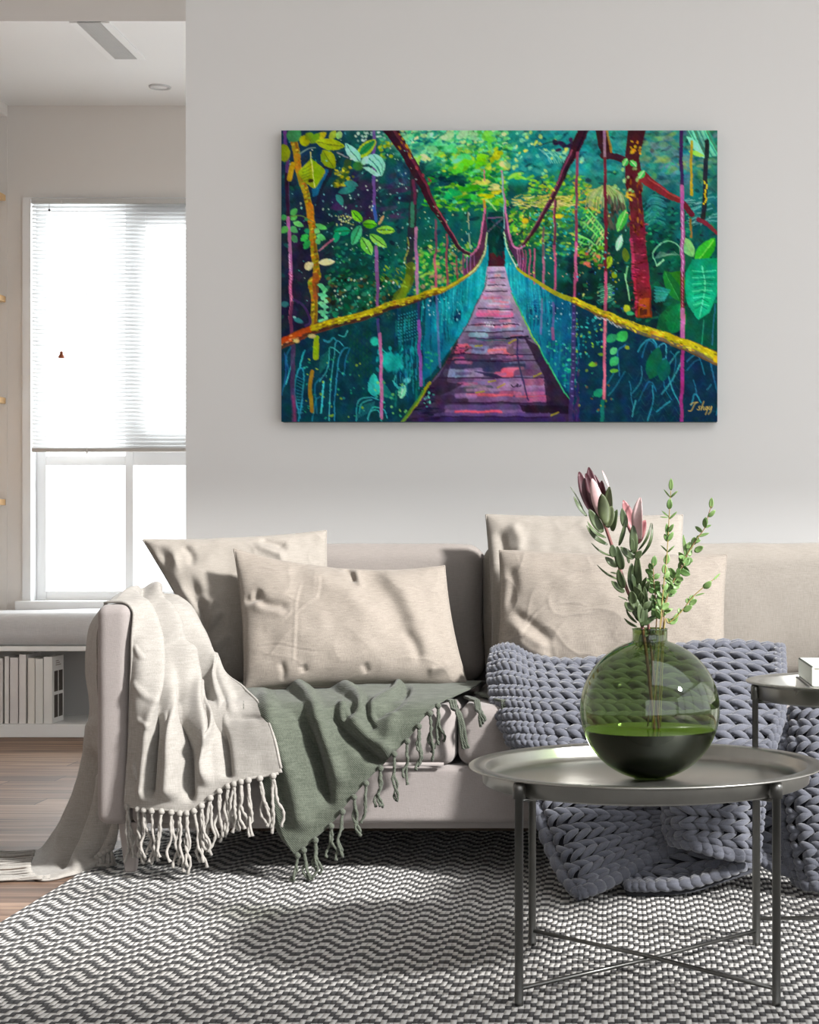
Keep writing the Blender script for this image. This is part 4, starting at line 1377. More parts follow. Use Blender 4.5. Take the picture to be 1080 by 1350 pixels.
for b, t, w_, bd, rl, d in (((415, 470), (394, 345), 50, 0, 0.2, 0.0), ((470, 640), (465, 448), 56, 0.003, 0.1, -0.006), ((500, 615), (582, 438), 18, 0.012, 0.4, 0.01), ((515, 655), (590, 440), 22, 0.016, 0.5, 0.014), ((375, 585), (420, 420), 30, 0.002, 0.4, 0.002),
                            ((470, 670), (385, 595), 50, -0.004, 0.2, -0.01), ((480, 670), (520, 620), 46, 0, -0.2, -0.012), ((510, 850), (495, 640), 54, 0.005, -0.4, -0.008), ((470, 890), (455, 700), 66, -0.004, 0.3, -0.006), ((460, 620), (462, 540), 34, 0, 0.2, -0.016),
                            ((550, 1000), (540, 850), 46, 0.003, -0.3, -0.006), ((525, 1110), (545, 960), 50, 0.002, 0.2, -0.01), ((510, 930), (505, 830), 30, 0, 0.5, -0.01), ((500, 1000), (440, 900), 60, 0.0, 0.2, -0.012), ((520, 1090), (505, 960), 50, 0, 0.4, -0.014), ((440, 700), (425, 640), 20, 0, 0.5, 0.002)):
    add_leaf(lf, C(b, d), C(t, d - 0.004), w_ * U, bd, rl, 0.2, shape=0.8)
lr = random.Random(8)
for k in range(26):
    t = lr.random()
    b = (522 - 30 * (1 - t) + lr.uniform(-30, 40), 1108 - 230 * (1 - t))
    a = lr.uniform(-2.5, -0.7)
    L_ = lr.uniform(70, 120)
    add_leaf(lf, C(b, lr.uniform(-.015, .012)), C((b[0] + L_ * math.cos(a), b[1] + L_ * math.sin(a)), lr.uniform(-.02, .015)), lr.uniform(34, 54) * U, 0.002, lr.uniform(-.8, .8), 0.2, shape=0.8)
for k in range(12):
    b = (lr.uniform(490, 620), lr.uniform(1120, 1160))
    add_leaf(lf, C(b, lr.uniform(-.015, .015)), C((b[0] + lr.uniform(-25, 25), b[1] + lr.uniform(40, 110)), lr.uniform(-.012, .012)), lr.uniform(24, 40) * U, 0, lr.uniform(-.8, .8), 0.2, shape=0.8)
lf.build('leaves', M['leaf_dark'], p2, smooth=True)

# small-leaved sprigs
rnd = random.Random(3)


def sprig(label, path, foot, tip_leaf, spots, d=0.0, r=0.0012, gold=False, filler=0, spread=22):
    s = empty('leafy_sprig', foot, label, 'sprig', 'stems in the green vase')
    pts = [C(p, d) for p in path]
    sp = stem_path(pts, foot) if foot.z < nz_ - 0.01 else smooth_pts(pts, 24)
    MB().tube(sp, [r * (1.3 - 0.6 * i / len(sp)) for i in range(len(sp))], 6).build('stem', M['stem_gold'] if gold else M['stem_brown'], s, smooth=True)
    lf = MB()
    for (b, t, w_) in spots:
        dd = d + rnd.uniform(-0.006, 0.006)
        add_leaf(lf, C(b, d), C(t, dd), w_ * U, rnd.uniform(-0.002, 0.002), rnd.uniform(-0.5, 0.5), 0.2, 7, 0.85)
    top = smooth_pts(pts, 60)
    for k in range(filler):
        t = rnd.uniform(0.1, 0.72)
        p = top[int(t * 59)]
        a = rnd.uniform(0, 6.28)
        q = p + Vector((math.cos(a) * spread * 2.2 * U, rnd.uniform(-0.012, 0.012), math.sin(a) * spread * 1.2 * U + spread * 1.2 * U))
        add_leaf(lf, p, q, rnd.uniform(24, 34) * U, 0, rnd.uniform(-0.8, 0.8), 0.2, 7, 0.85)
    lf.build('leaves', M['leaf_euc'], s, smooth=True)
    return s


f0 = lambda x, y: Vector((VX + x, VY + y, zl + 0.004))
sprig('tallest upright sprig of small round leaves, right of the proteas', [(640, 1112), (662, 860), (685, 640), (700, 380), (710, 230)], f0(0.004, -0.025), None,
      [((710, 228), (712, 150), 30), ((708, 275), (665, 222), 10), ((708, 275), (755, 232), 14), ((700, 350), (704, 280), 38), ((698, 400), (650, 360), 10), ((698, 415), (750, 365), 14), ((696, 405), (640, 400), 8),
       ((692, 500), (728, 445), 26), ((688, 520), (684, 440), 24), ((690, 555), (726, 495), 30), ((694, 560), (668, 510), 30), ((690, 560), (700, 505), 28), ((688, 628), (645, 585), 10), ((688, 630), (735, 585), 12),
       ((678, 705), (690, 640), 42), ((672, 770), (668, 705), 40), ((668, 800), (700, 750), 34), ((662, 880), (690, 830), 30), ((655, 920), (620, 880), 34), ((650, 985), (625, 900), 36), ((648, 1000), (700, 955), 40), ((640, 1060), (610, 1005), 36), ((640, 1000), (660, 940), 34)], -0.012, gold=True)
sprig('long sprig of small leaves arching to the upper right', [(660, 1112), (700, 880), (790, 690), (870, 555), (930, 470), (955, 380), (972, 330)], f0(0.016, 0.01), None,
      [((970, 345), (974, 275), 32), ((950, 400), (998, 355), 30), ((932, 470), (930, 405), 34), ((930, 470), (972, 452), 16), ((885, 525), (958, 505), 22), ((860, 580), (862, 530), 40), ((862, 625), (920, 592), 40), ((880, 570), (882, 520), 24), ((830, 655), (835, 590), 36), ((812, 670), (790, 515), 26),
       ((815, 610), (835, 560), 30), ((825, 690), (845, 665), 40), ((800, 690), (840, 700), 44), ((790, 720), (830, 770), 36), ((770, 735), (820, 740), 44)], 0.01, filler=14)
sprig('low sprig of small leaves leaning out to the right over the vase shoulder', [(668, 1112), (700, 1085), (775, 1015), (850, 920), (910, 865), (985, 805)], f0(0.02, -0.004), None,
      [((920, 860), (972, 815), 46), ((985, 808), (1030, 765), 14), ((870, 910), (930, 893), 10), ((840, 950), (850, 905), 36), ((830, 970), (880, 935), 34), ((790, 1010), (850, 975), 40), ((775, 1020), (760, 990), 30), ((725, 1065), (760, 1020), 30), ((700, 1090), (755, 1060), 46), ((700, 1090), (690, 1055), 30), ((820, 960), (815, 925), 28)], 0.0, gold=True)
sprig('bushy middle sprig of light green leaves between the tall sprigs', [(645, 1112), (690, 905), (740, 790), (800, 700)], f0(0.008, 0.018), None,
      [((790, 720), (830, 660), 46), ((770, 750), (835, 775), 44), ((750, 770), (790, 720), 44), ((740, 800), (705, 730), 48), ((745, 790), (790, 810), 44), ((735, 820), (775, 830), 44), ((720, 850), (770, 850), 40), ((715, 860), (690, 800), 40), ((705, 890), (750, 880), 40), ((700, 890), (680, 840), 38)], 0.004, filler=22, spread=28)
sprig('short pale leafed sprig close beside the smaller protea', [(615, 1112), (612, 950), (600, 820), (595, 700)], f0(-0.004, 0.012), None,
      [((598, 720), (605, 650), 40), ((590, 740), (570, 700), 36), ((595, 770), (545, 740), 40), ((600, 800), (640, 770), 36), ((600, 830), (550, 800), 36), ((604, 860), (580, 820), 40), ((608, 900), (640, 850), 36), ((606, 890), (560, 860), 38), ((610, 960), (590, 900), 44), ((612, 1010), (565, 960), 40), ((612, 1050), (640, 990), 40), ((610, 1060), (590, 1000), 44)], 0.012, filler=12)

# ------------------------------------------------------------------ painting on the wall
# painted stroke by stroke into a fine grid of paint colours on the canvas front
QS = 1.3
QW, QH = int(575 * QS), int(384 * QS)
IMG = np.zeros((QH, QW, 3))
prnd = random.Random(99)
YY, XX = np.mgrid[0:QH, 0:QW]
XXf, YYf = (XX + 0.5) / QS, (YY + 0.5) / QS


def blend(x0, y0, a, col):
    h, w = a.shape
    IMG[y0:y0 + h, x0:x0 + w] += (np.array(col, float) - IMG[y0:y0 + h, x0:x0 + w]) * a[..., None]


def win_of(xa, ya, xb, yb):
    x0, x1 = max(0, int(math.floor(xa * QS))), min(QW, int(math.ceil(xb * QS)) + 1)
    y0, y1 = max(0, int(math.floor(ya * QS))), min(QH, int(math.ceil(yb * QS)) + 1)
    return x0, x1, y0, y1


def vary(c, v=10):
    k = prnd.uniform(-v, v)
    return tuple(min(255, max(0, x + k + prnd.uniform(-v * .5, v * .5))) for x in c)


def brush(pts, w, col, a=1.0, soft=0.6, w2=None, curve=True, dash=0.0):
    if curve and len(pts) > 2: pts = smooth_poly(pts, 6 * len(pts))
    w2 = w if w2 is None else w2
    m = max(w, w2) / 2 + 2
    xs, ys = [p[0] for p in pts], [p[1] for p in pts]
    x0, x1, y0, y1 = win_of(min(xs) - m, min(ys) - m, max(xs) + m, max(ys) + m)
    if x1 <= x0 or y1 <= y0: return
    d, s, f = seg_field(XXf[y0:y1, x0:x1], YYf[y0:y1, x0:x1], pts)
    hw = (w + (w2 - w) * f) / 2
    al = np.clip((hw - d) / soft + 0.5, 0, 1) * a
    if dash:
        al *= np.clip(0.6 + 0.8 * np.sin(f * dash + s * 1.2), 0, 1)
    blend(x0, y0, al, col)


def blob(cx, cy, rx, ry, col, a=1.0, ang=0.0, soft=0.35):
    m = max(rx, ry) * (1 + soft) + 1
    x0, x1, y0, y1 = win_of(cx - m, cy - m, cx + m, cy + m)
    if x1 <= x0 or y1 <= y0: return
    X, Y = XXf[y0:y1, x0:x1] - cx, YYf[y0:y1, x0:x1] - cy
    c, s = math.cos(ang), math.sin(ang)
    r = np.hypot((X * c + Y * s) / rx, (-X * s + Y * c) / ry)
    blend(x0, y0, np.clip((1 - r) / soft + 0.5, 0, 1) * a, col)


def area(pts, col, a=1.0, col2=None, axis=(0, 1)):
    xs, ys = [p[0] for p in pts], [p[1] for p in pts]
    x0, x1, y0, y1 = win_of(min(xs) - 1, min(ys) - 1, max(xs) + 1, max(ys) + 1)
    if x1 <= x0 or y1 <= y0: return
    cov = np.zeros((y1 - y0, x1 - x0))
    for oy in (-.25, .25):
        for ox in (-.25, .25):
            X, Y = XXf[y0:y1, x0:x1] + ox / QS, YYf[y0:y1, x0:x1] + oy / QS
            ins = np.zeros(X.shape, bool)
            for (ax, ay), (bx, by) in zip(pts, pts[1:] + pts[:1]):
                if ay == by: continue
                c = ((ay > Y) != (by > Y)) & (X < (bx - ax) * (Y - ay) / (by - ay) + ax)
                ins ^= c
            cov += ins * 0.25
    if col2 is None: blend(x0, y0, cov * a, col)
    else:
        P = XXf[y0:y1, x0:x1] * axis[0] + YYf[y0:y1, x0:x1] * axis[1]
        lo, hi = P[cov > 0].min(), P[cov > 0].max()
        t = ((P - lo) / max(hi - lo, 1e-6))[..., None]
        cc = np.array(col, float) * (1 - t) + np.array(col2, float) * t
        IMG[y0:y1, x0:x1] += (cc - IMG[y0:y1, x0:x1]) * (cov * a)[..., None]


def pleaf(b, t, w, col, rib=None, lit=None, n=12, belly=0.45):
    bx, by = b; tx, ty = t
    dx, dy = tx - bx, ty - by
    L = math.hypot(dx, dy) + 1e-6
    ux, uy = dx / L, dy / L
    up, dn, md = [], [], []
    for i in range(n + 1):
        k = i / n
        e = belly if k < belly else 1 - belly
        q = 1 - ((k - belly) / (belly if k < belly else 1 - belly)) ** 2
        h = w / 2 * max(q, 0) ** 0.8
        x, y = bx + dx * k, by + dy * k
        up.append((x - uy * h, y + ux * h)); dn.append((x + uy * h, y - ux * h)); md.append((x, y))
    area(up + dn[::-1], col)
    if lit: area(md + dn[::-1], lit, 0.6)
    if rib: brush([md[1], md[-2]], 1.2, rib, 0.9)


def dabs(x0, y0, x1, y1, n, cols, l=(3, 7), w=(1.5, 3), ang=(-0.6, 0.6), a=(0.6, 1.0), v=12, inside=None):
    for _ in range(n):
        x, y = prnd.uniform(x0, x1), prnd.uniform(y0, y1)
        if inside and not inside(x, y): continue
        blob(x, y, prnd.uniform(*l) / 2, prnd.uniform(*w) / 2, vary(prnd.choice(cols), v), prnd.uniform(*a), prnd.uniform(*ang), 0.4)


def specks(x0, y0, x1, y1, n, cols, r=(0.6, 1.5), inside=None):
    dabs(x0, y0, x1, y1, n, cols, (2 * r[0], 2 * r[1]), (2 * r[0], 2 * r[1]), (0, 1), (0.6, 1), 10, inside)


def T(k, *pts):
    ox, oy = ((-5, -4), (185, -4), (379, -4), (-5, 190), (185, 190), (379, 190))[k - 1]
    return [(x / 5.4 + ox, y / 5.4 + oy) for x, y in pts]


# --- ground tones
tones = [(10, 20, 25, 50, 75), (40, 30, 25, 60, 85), (90, 60, 20, 75, 80), (110, 90, 45, 45, 70), (60, 100, 30, 42, 66), (130, 40, 20, 85, 80), (150, 110, 20, 82, 85), (100, 150, 15, 75, 70), (30, 180, 38, 38, 60), (80, 200, 15, 60, 55),
         (130, 200, 15, 75, 70), (160, 190, 20, 105, 100), (170, 60, 25, 70, 90), (175, 20, 90, 165, 140), (200, 20, 70, 160, 120), (220, 60, 20, 140, 100), (250, 50, 60, 175, 60), (200, 90, 15, 90, 80), (230, 130, 20, 95, 95), (190, 180, 20, 110, 70),
         (270, 30, 90, 185, 80), (300, 60, 25, 140, 125), (330, 40, 25, 128, 130), (350, 30, 35, 145, 145), (320, 100, 20, 80, 80), (340, 120, 70, 130, 60), (370, 100, 80, 140, 45), (360, 160, 20, 95, 95), (390, 30, 40, 145, 150), (420, 30, 50, 145, 140),
         (480, 50, 80, 145, 120), (520, 40, 100, 140, 150), (500, 70, 30, 105, 105), (560, 30, 40, 110, 90), (400, 80, 40, 125, 115), (500, 110, 15, 82, 85), (490, 150, 15, 72, 60), (420, 170, 20, 66, 55), (400, 200, 15, 45, 45), (540, 100, 30, 115, 115),
         (560, 150, 20, 85, 85), (540, 190, 20, 100, 66), (20, 250, 33, 33, 58), (60, 240, 30, 48, 55), (110, 230, 20, 75, 55), (150, 240, 20, 60, 55), (180, 220, 30, 105, 60), (20, 330, 20, 58, 78), (60, 340, 16, 62, 76), (110, 300, 15, 72, 68),
         (150, 320, 15, 90, 92), (130, 360, 15, 68, 75), (180, 300, 15, 85, 100), (440, 240, 20, 58, 50), (480, 230, 20, 46, 45), (540, 230, 20, 110, 70), (500, 280, 20, 42, 60), (420, 290, 15, 56, 72), (460, 340, 20, 38, 55), (540, 340, 28, 28, 52),
         (400, 350, 33, 38, 78), (430, 320, 20, 70, 68), (260, 160, 15, 85, 88), (300, 160, 20, 90, 60), (180, 250, 20, 85, 110), (565, 230, 15, 130, 90), (565, 370, 24, 26, 48)]
num, den = np.zeros((QH, QW, 3)), np.zeros((QH, QW, 1))
jx = np.zeros((QH, QW)); jy = np.zeros((QH, QW))
for s, amp in ((0.02, 16), (0.06, 7)):
    pn = np.random.RandomState(int(s * 1000))
    for _ in range(7):
        a, ph, k = pn.uniform(0, 6.28), pn.uniform(0, 6.28), pn.uniform(0.6, 1.6) * s * 6.28
        wv = np.sin((XXf * math.cos(a) + YYf * math.sin(a)) * k + ph)
        jx += wv * amp / 4; jy += np.roll(wv, 37, 0) * amp / 4
for x, y, r, g_, b in tones:
    d2 = ((XXf + jx - x) ** 2 + (YYf + jy - y) ** 2)[..., None] + 60
    w_ = d2 ** -1.7
    num += w_ * np.array([r, g_, b]); den += w_
IMG[:] = num / den

GREENS = [(20, 110, 90), (15, 85, 80), (30, 130, 110), (20, 70, 60), (40, 120, 80)]
DARKS = [(18, 42, 56), (24, 30, 48), (15, 55, 55), (30, 26, 50)]
LIME = [(150, 200, 50), (120, 190, 60), (180, 205, 60), (90, 180, 70), (70, 190, 90)]
MINT = [(120, 215, 150), (90, 200, 150), (150, 225, 170), (60, 180, 140), (190, 220, 150)]
TEAL = [(30, 140, 140), (20, 120, 130), (50, 160, 155), (25, 100, 110)]

# --- loose undergrowth everywhere
dabs(0, 0, 575, 384, 1500, GREENS + DARKS + DARKS, (4, 14), (2, 6), (-1, 1), (0.25, 0.6), 14)
dabs(60, 150, 240, 270, 420, GREENS + [(40, 150, 80), (20, 120, 60), (60, 130, 60)], (3, 8), (2, 4), (-1.2, 1.2), (0.5, .9))
dabs(380, 100, 575, 300, 420, GREENS + DARKS, (4, 10), (2, 4), (-1.2, 1.2), (0.4, .8))
dabs(70, 50, 175, 120, 60, [(60, 45, 80), (40, 35, 62), (74, 50, 84)], (10, 26), (5, 10), (-0.8, 0.3), (0.3, 0.6))
dabs(5, 110, 40, 260, 40, [(44, 36, 64), (54, 40, 72), (30, 34, 56)], (12, 30), (6, 10), (1.2, 1.8), (0.3, 0.6))
# light canopy of the top middle
dabs(158, -4, 300, 40, 360, MINT + [(110, 200, 120), (40, 150, 120), (30, 120, 120)], (4, 10), (3, 6), (-0.7, 0.5), (0.6, 1))
dabs(205, 20, 300, 100, 420, LIME + MINT[:2] + [(30, 130, 70), (20, 110, 80)], (4, 11), (3, 6), (-0.6, 0.4), (0.6, 1))
dabs(185, 55, 285, 105, 260, [(15, 95, 70), (20, 125, 70), (60, 170, 40), (100, 180, 40), (15, 80, 80)], (4, 11), (2, 5), (-0.5, 0.4), (0.6, 1))
for x, y, rx, ry, c in ((268, 38, 14, 7, (130, 205, 30)), (250, 47, 18, 9, (110, 210, 40)), (236, 50, 12, 6, (90, 205, 60)), (228, 22, 13, 7, (90, 210, 130)), (238, 36, 14, 5, (100, 220, 140)), (283, 34, 10, 8, (180, 190, 20)), (296, 46, 9, 8, (190, 205, 110)), (275, 12, 10, 12, (110, 205, 80)),
                       (262, 70, 12, 5, (190, 190, 90)), (280, 75, 10, 5, (200, 200, 120)), (247, 75, 16, 6, (70, 180, 40)), (226, 84, 12, 6, (20, 165, 90)), (254, 90, 16, 6, (50, 170, 60)), (272, 88, 12, 4, (190, 200, 20)), (285, 82, 9, 4, (200, 190, 40)), (288, 95, 10, 4, (110, 180, 30)),
                       (218, 8, 12, 7, (170, 225, 170)), (205, 16, 10, 6, (110, 215, 150)), (195, 26, 11, 6, (130, 220, 150)), (190, 36, 8, 5, (200, 225, 150)), (245, 5, 14, 8, (150, 200, 150)), (178, 40, 10, 6, (150, 215, 90)), (305, 20, 8, 5, (120, 210, 90)), (318, 8, 9, 6, (150, 210, 140)), (312, 60, 14, 5, (130, 215, 70))):
    for k in range(6):
        blob(x + prnd.uniform(-rx, rx) * .7, y + prnd.uniform(-ry, ry) * .7, rx * prnd.uniform(.3, .6), ry * prnd.uniform(.3, .6), vary(c, 18), 0.9, prnd.uniform(-.5, .5))
dabs(208, 60, 240, 72, 26, [(15, 70, 80), (10, 60, 70)], (6, 14), (3, 6), (-.4, .4))
# misty right top
dabs(300, -2, 460, 55, 200, TEAL + [(60, 165, 150), (80, 170, 150)], (8, 20), (4, 8), (-.6, .6), (.25, .6))
dabs(465, -2, 575, 70, 190, TEAL + [(120, 150, 150), (110, 160, 90), (140, 170, 90), (90, 120, 150)], (8, 20), (4, 8), (-.6, .6), (.25, .6))
specks(300, 2, 400, 60, 50, [(190, 225, 130), (120, 205, 170), (200, 215, 90)], (1.2, 3))
for k in range(9):
    x = 340 + k * 3.2
    brush([(x, 24 + k % 3 * 3), (x + 9, 30 + k % 2 * 4), (x + 14, 42)], 1.5, (130, 195, 180), .7)
dabs(360, 12, 385, 26, 14, [(45, 30, 60), (60, 35, 66)], (5, 10), (4, 7))
brush([(335, 22), (352, 15), (366, 14)], 1.2, (30, 60, 70))
# pale fronds right of the bridge
for k in range(120):
    x, y = prnd.uniform(303, 382), prnd.uniform(86, 104)
    brush([(x, y), (x + prnd.uniform(6, 14), y + prnd.uniform(-5, 4))], prnd.uniform(1, 2), vary(prnd.choice([(205, 195, 110), (180, 185, 80), (150, 180, 60), (215, 205, 140)]), 14), .85)
dabs(325, 60, 400, 84, 110, LIME + [(60, 150, 60), (30, 100, 80)], (4, 9), (2, 4), (-.5, .5))
dabs(300, 104, 350, 152, 190, [(90, 180, 60), (130, 195, 50), (30, 110, 60), (20, 80, 60), (60, 160, 80), (190, 200, 60)], (3, 8), (2, 4.5), (-1, 1))
dabs(335, 100, 400, 165, 210, [(20, 150, 140), (30, 120, 120), (60, 180, 170), (100, 180, 60), (20, 80, 80), (170, 200, 80)], (3, 9), (2, 4), (-.6, .6))
blob(321, 119, 5, 4, (200, 180, 40)); blob(365, 113, 6, 3, (215, 195, 40)); blob(308, 130, 4, 3, (160, 200, 60))
dabs(383, 70, 420, 108, 90, [(190, 190, 60), (130, 190, 60), (200, 150, 60), (60, 160, 90)], (4, 9), (2, 4), (-.8, .8))
# umbrella of dry fronds
for k in range(40):
    t = k / 39
    x = 405 + 46 * t
    brush([(428 + 10 * (t - .5), 73), (x, 84 + 6 * math.sin(t * 3)), (x + (t - .5) * 8, 92 + 14 * prnd.random())], 1.3, vary(prnd.choice([(170, 190, 120), (120, 150, 80), (200, 190, 140)]), 16), .8)
dabs(428, 90, 452, 126, 40, [(80, 70, 60), (110, 90, 80), (60, 60, 50)], (8, 18), (2, 4), (1.1, 1.9))
# big fern under it
for (x0, y0, x1, y1) in ((424, 160, 392, 138), (424, 150, 398, 121), (425, 142, 402, 112), (426, 134, 404, 104), (425, 168, 392, 146)):
    for k in range(10):
        t = k / 9
        x, y = x0 + (x1 - x0) * t, y0 + (y1 - y0) * t
        brush([(x, y), (x - 3, y + 6 - 2 * t)], 2.0, vary(prnd.choice([(90, 190, 90), (40, 150, 80), (150, 215, 120), (190, 210, 130)]), 15), .9)
    brush([(x0, y0), ((x0 + x1) / 2, (y0 + y1) / 2 - 3), (x1, y1)], 2.4, (120, 205, 110))
dabs(388, 152, 425, 178, 40, [(40, 120, 40), (190, 110, 80), (120, 170, 40), (30, 60, 50)], (5, 11), (3, 5))
pleaf(*T(3, (350, 745), (405, 578)), 13, (60, 165, 70), (170, 220, 140), (110, 200, 100))
pleaf(*T(3, (340, 880), (378, 768)), 9, (150, 220, 180), (210, 240, 210))
pleaf(*T(3, (262, 1010), (300, 915)), 11, (150, 180, 40), (90, 120, 30))
pleaf(*T(3, (410, 960), (395, 860)), 9, (90, 120, 40))
# leaves of the far right
for k in range(20):
    x = 532 + k * 1.6
    brush([(x, -2), (x + 8, 14), (x + 18, 34)], 1.6, vary(prnd.choice([(120, 215, 180), (60, 160, 140), (80, 140, 110)]), 14), .8)
pleaf(*T(3, (835, 60), (975, 220)), 9, (130, 220, 180)); pleaf(*T(3, (850, 170), (970, 200)), 6, (150, 220, 90))
for k in range(34):
    x, y = prnd.uniform(530, 570), prnd.uniform(86, 125)
    brush([(x, y), (x + prnd.uniform(6, 14), y - prnd.uniform(0, 6))], 1.2, vary((140, 200, 190), 20), .6)
for k in range(24):
    y = 85 + k * 1.6
    brush([(476 + prnd.uniform(0, 8), y + 8), (490, y), (500 + prnd.uniform(0, 8), y + 4)], 1.3, vary((60, 160, 150), 25), .55)
brush(T(3, (870, 100), (875, 480)), 3.4, (170, 150, 40)); brush(T(3, (870, 640), (865, 780)), 3, (140, 110, 50))
brush(T(3, (985, 100), (960, 660)), 6, (40, 45, 50)); 
for k in range(14): blob(prnd.uniform(556, 561), 68 + k * 2.2, 1.2, 1.2, (200, 180, 40))
brush(T(3, (690, 330), (730, 270), (760, 270)), 1.3, (60, 170, 130)); brush(T(3, (660, 310), (700, 260), (750, 258)), 1.2, (60, 160, 120))
dabs(480, 105, 540, 150, 40, [(20, 130, 90), (40, 150, 110), (15, 80, 60)], (3, 7), (2, 4))
# net-leaf outline
brush(T(3, (620, 980), (600, 900), (690, 810), (780, 840), (800, 900)), 1.6, (120, 190, 150)); brush(T(3, (620, 985), (670, 940)), 2, (140, 200, 160))
for k in range(12): brush([(492 + k * 2.4, 170 - k), (500 + k * 2.2, 160 + k * .4)], .9, (130, 170, 150), .7)

# --- bushes left middle
dabs(70, 112, 95, 125, 26, [(190, 200, 110), (200, 215, 150)], (1.5, 3), (1.5, 3))
specks(5, 0, 170, 250, 170, [(120, 190, 190), (170, 215, 200), (60, 150, 150), (200, 220, 190)], (0.5, 1.6))
dabs(95, 2, 140, 14, 22, [(170, 200, 190), (190, 215, 200)], (2, 5), (2, 4))
dabs(130, 6, 145, 40, 34, [(180, 180, 30), (110, 150, 40), (60, 150, 110)], (3, 7), (3, 5))
for p, w_, c in ((T(1, (500, 250), (470, 340), (420, 400)), 10, (60, 90, 40)),):
    brush(p, w_, c, .8)
dabs(70, 48, 95, 75, 46, [(170, 160, 30), (190, 190, 50), (110, 130, 40)], (3, 6), (2, 4))
area(T(1, (330, 260), (420, 240), (300, 520), (260, 590), (300, 430)), (38, 26, 44), .6)
for q in (((470, 400), (580, 410)), ((430, 470), (560, 430)), ((420, 480), (460, 560))):
    pleaf(*T(1, *q), 9, (50, 130, 125))
area(T(1, (240, 430), (330, 290), (365, 300), (290, 480), (250, 500)), (25, 110, 150), .8)
dabs(150, 40, 178, 70, 30, [(50, 100, 120), (30, 70, 100)], (6, 14), (3, 6), (.6, 1.2), (.4, .8))

# trunk behind left centre
brush(T(1, (975, 300), (970, 520), (950, 760), (940, 1080)), 10, (52, 40, 52), .75); brush(T(4, (945, -60), (930, 60), (850, 170)), 12, (96, 116, 30), .8)
brush(T(4, (930, 20), (900, 120), (870, 170)), 9, (120, 140, 30), .8)
brush(T(1, (965, 540), (955, 700)), 5, (60, 140, 110), .8)
brush(T(1, (925, 780), (935, 860), (905, 950), (935, 1000)), 1.4, (140, 150, 70))
dabs(128, 180, 165, 205, 40, [(140, 170, 50), (40, 110, 60)], (4, 10), (1.5, 3), (.5, 1))
dabs(176, 150, 262, 215, 240, [(40, 165, 80), (20, 130, 70), (90, 180, 70), (20, 110, 60), (150, 190, 80), (170, 140, 110)], (4, 10), (3, 5), (-1, 1), inside=lambda x, y: y < 222 - (x - 176) * 0.35)
dabs(60, 190, 150, 252, 160, [(15, 70, 55), (20, 110, 80), (30, 40, 30), (40, 130, 100), (90, 90, 50)], (4, 10), (3, 6), (-1, 1))
specks(70, 195, 150, 250, 60, [(200, 220, 190), (200, 190, 110), (60, 170, 140)], (.7, 1.8))

# --- right tree
area(T(3, (420, 15), (548, 15), (500, 220), (512, 350), (530, 600), (545, 800), (572, 1085), (460, 1085), (440, 800), (428, 500), (400, 380), (400, 200)), (66, 34, 36), 1, (130, 40, 62), (0, 1))
area(T(6, (458, -10), (572, -10), (584, 120), (592, 310), (482, 305)), (130, 34, 58), 1, (120, 56, 30), (0, 1))
area(T(6, (500, 170), (575, 170), (580, 300), (500, 290)), (176, 86, 24), .8)
area(T(6, (505, 250), (560, 250), (560, 290), (505, 290)), (70, 30, 30), .8)
brush(T(3, (445, 800), (462, 1085)), 4, (190, 60, 100), .8); brush(T(6, (470, 0), (484, 290)), 3, (180, 50, 70), .8)
dabs(461, 120, 482, 236, 70, [(190, 70, 100), (90, 26, 40), (60, 26, 36)], (3, 8), (1, 2.2), (-.3, .3))
dabs(456, 60, 476, 140, 60, [(120, 60, 30), (70, 34, 30), (150, 90, 30), (90, 30, 36)], (4, 9), (1.4, 3), (1.2, 1.9))
brush(T(3, (520, 350), (600, 410), (700, 475), (800, 525)), 14, (126, 44, 50), 1, .8, 7); brush(T(3, (820, 545), (880, 620)), 7, (100, 34, 50)); brush(T(3, (930, 655), (1000, 700), (1055, 755)), 6, (120, 46, 60), 1, .8, 4)
brush(T(3, (560, 360), (690, 450), (790, 505)), 2, (180, 80, 80), .7)
brush(T(3, (225, 10), (245, 110), (275, 190)), 14, (60, 32, 38)); brush(T(3, (245, 200), (320, 205), (400, 235)), 9, (70, 36, 48)); brush(T(3, (270, 20), (300, 170)), 3, (170, 120, 40), .8)
specks(460, 10, 474, 34, 16, [(200, 170, 40), (210, 150, 40)], (1, 2.4)); specks(455, 82, 466, 92, 10, [(210, 180, 50)], (1, 2.6))
specks(438, 48, 470, 82, 18, [(140, 190, 110), (170, 215, 140)], (1.2, 3))
for q in (((385, 275), (420, 218)), ((490, 365), (530, 305)), ((440, 230), (480, 282))):
    pleaf(*T(3, *q), 8, (60, 180, 90), (190, 230, 170), (140, 215, 120))

# --- broad leaves of the right side
area(T(6, (690, -10), (800, -30), (830, 60), (800, 200), (730, 120)), (40, 120, 36))
pleaf(*T(6, (790, 190), (680, -30)), 18, (24, 104, 50), (60, 150, 80), (40, 140, 60))
pleaf(*T(6, (730, 420), (800, 200)), 26, (20, 120, 70), (40, 150, 90))
area(T(6, (640, 300), (760, 180), (800, 330), (720, 440), (620, 400)), (20, 110, 60), .7)
pleaf(*T(3, (905, 975), (1040, 785)), 20, (44, 160, 40), (130, 210, 90), (70, 185, 60))
pleaf(*T(3, (890, 920), (800, 780)), 16, (140, 205, 130), None, (110, 190, 120))
area(T(6, (830, 230), (1060, 200), (1060, 540), (960, 520), (830, 470)), (16, 82, 66), .9)
brush(T(6, (960, 330), (945, 500)), 1.4, (40, 140, 110)); brush(T(6, (1040, 210), (1015, 500)), 1.6, (40, 110, 130))
area(T(6, (830, -20), (880, -110), (1060, -120), (1062, 120), (1000, 270), (920, 322), (850, 225), (828, 120)), (14, 140, 104), 1, (28, 182, 134), (0, 1))
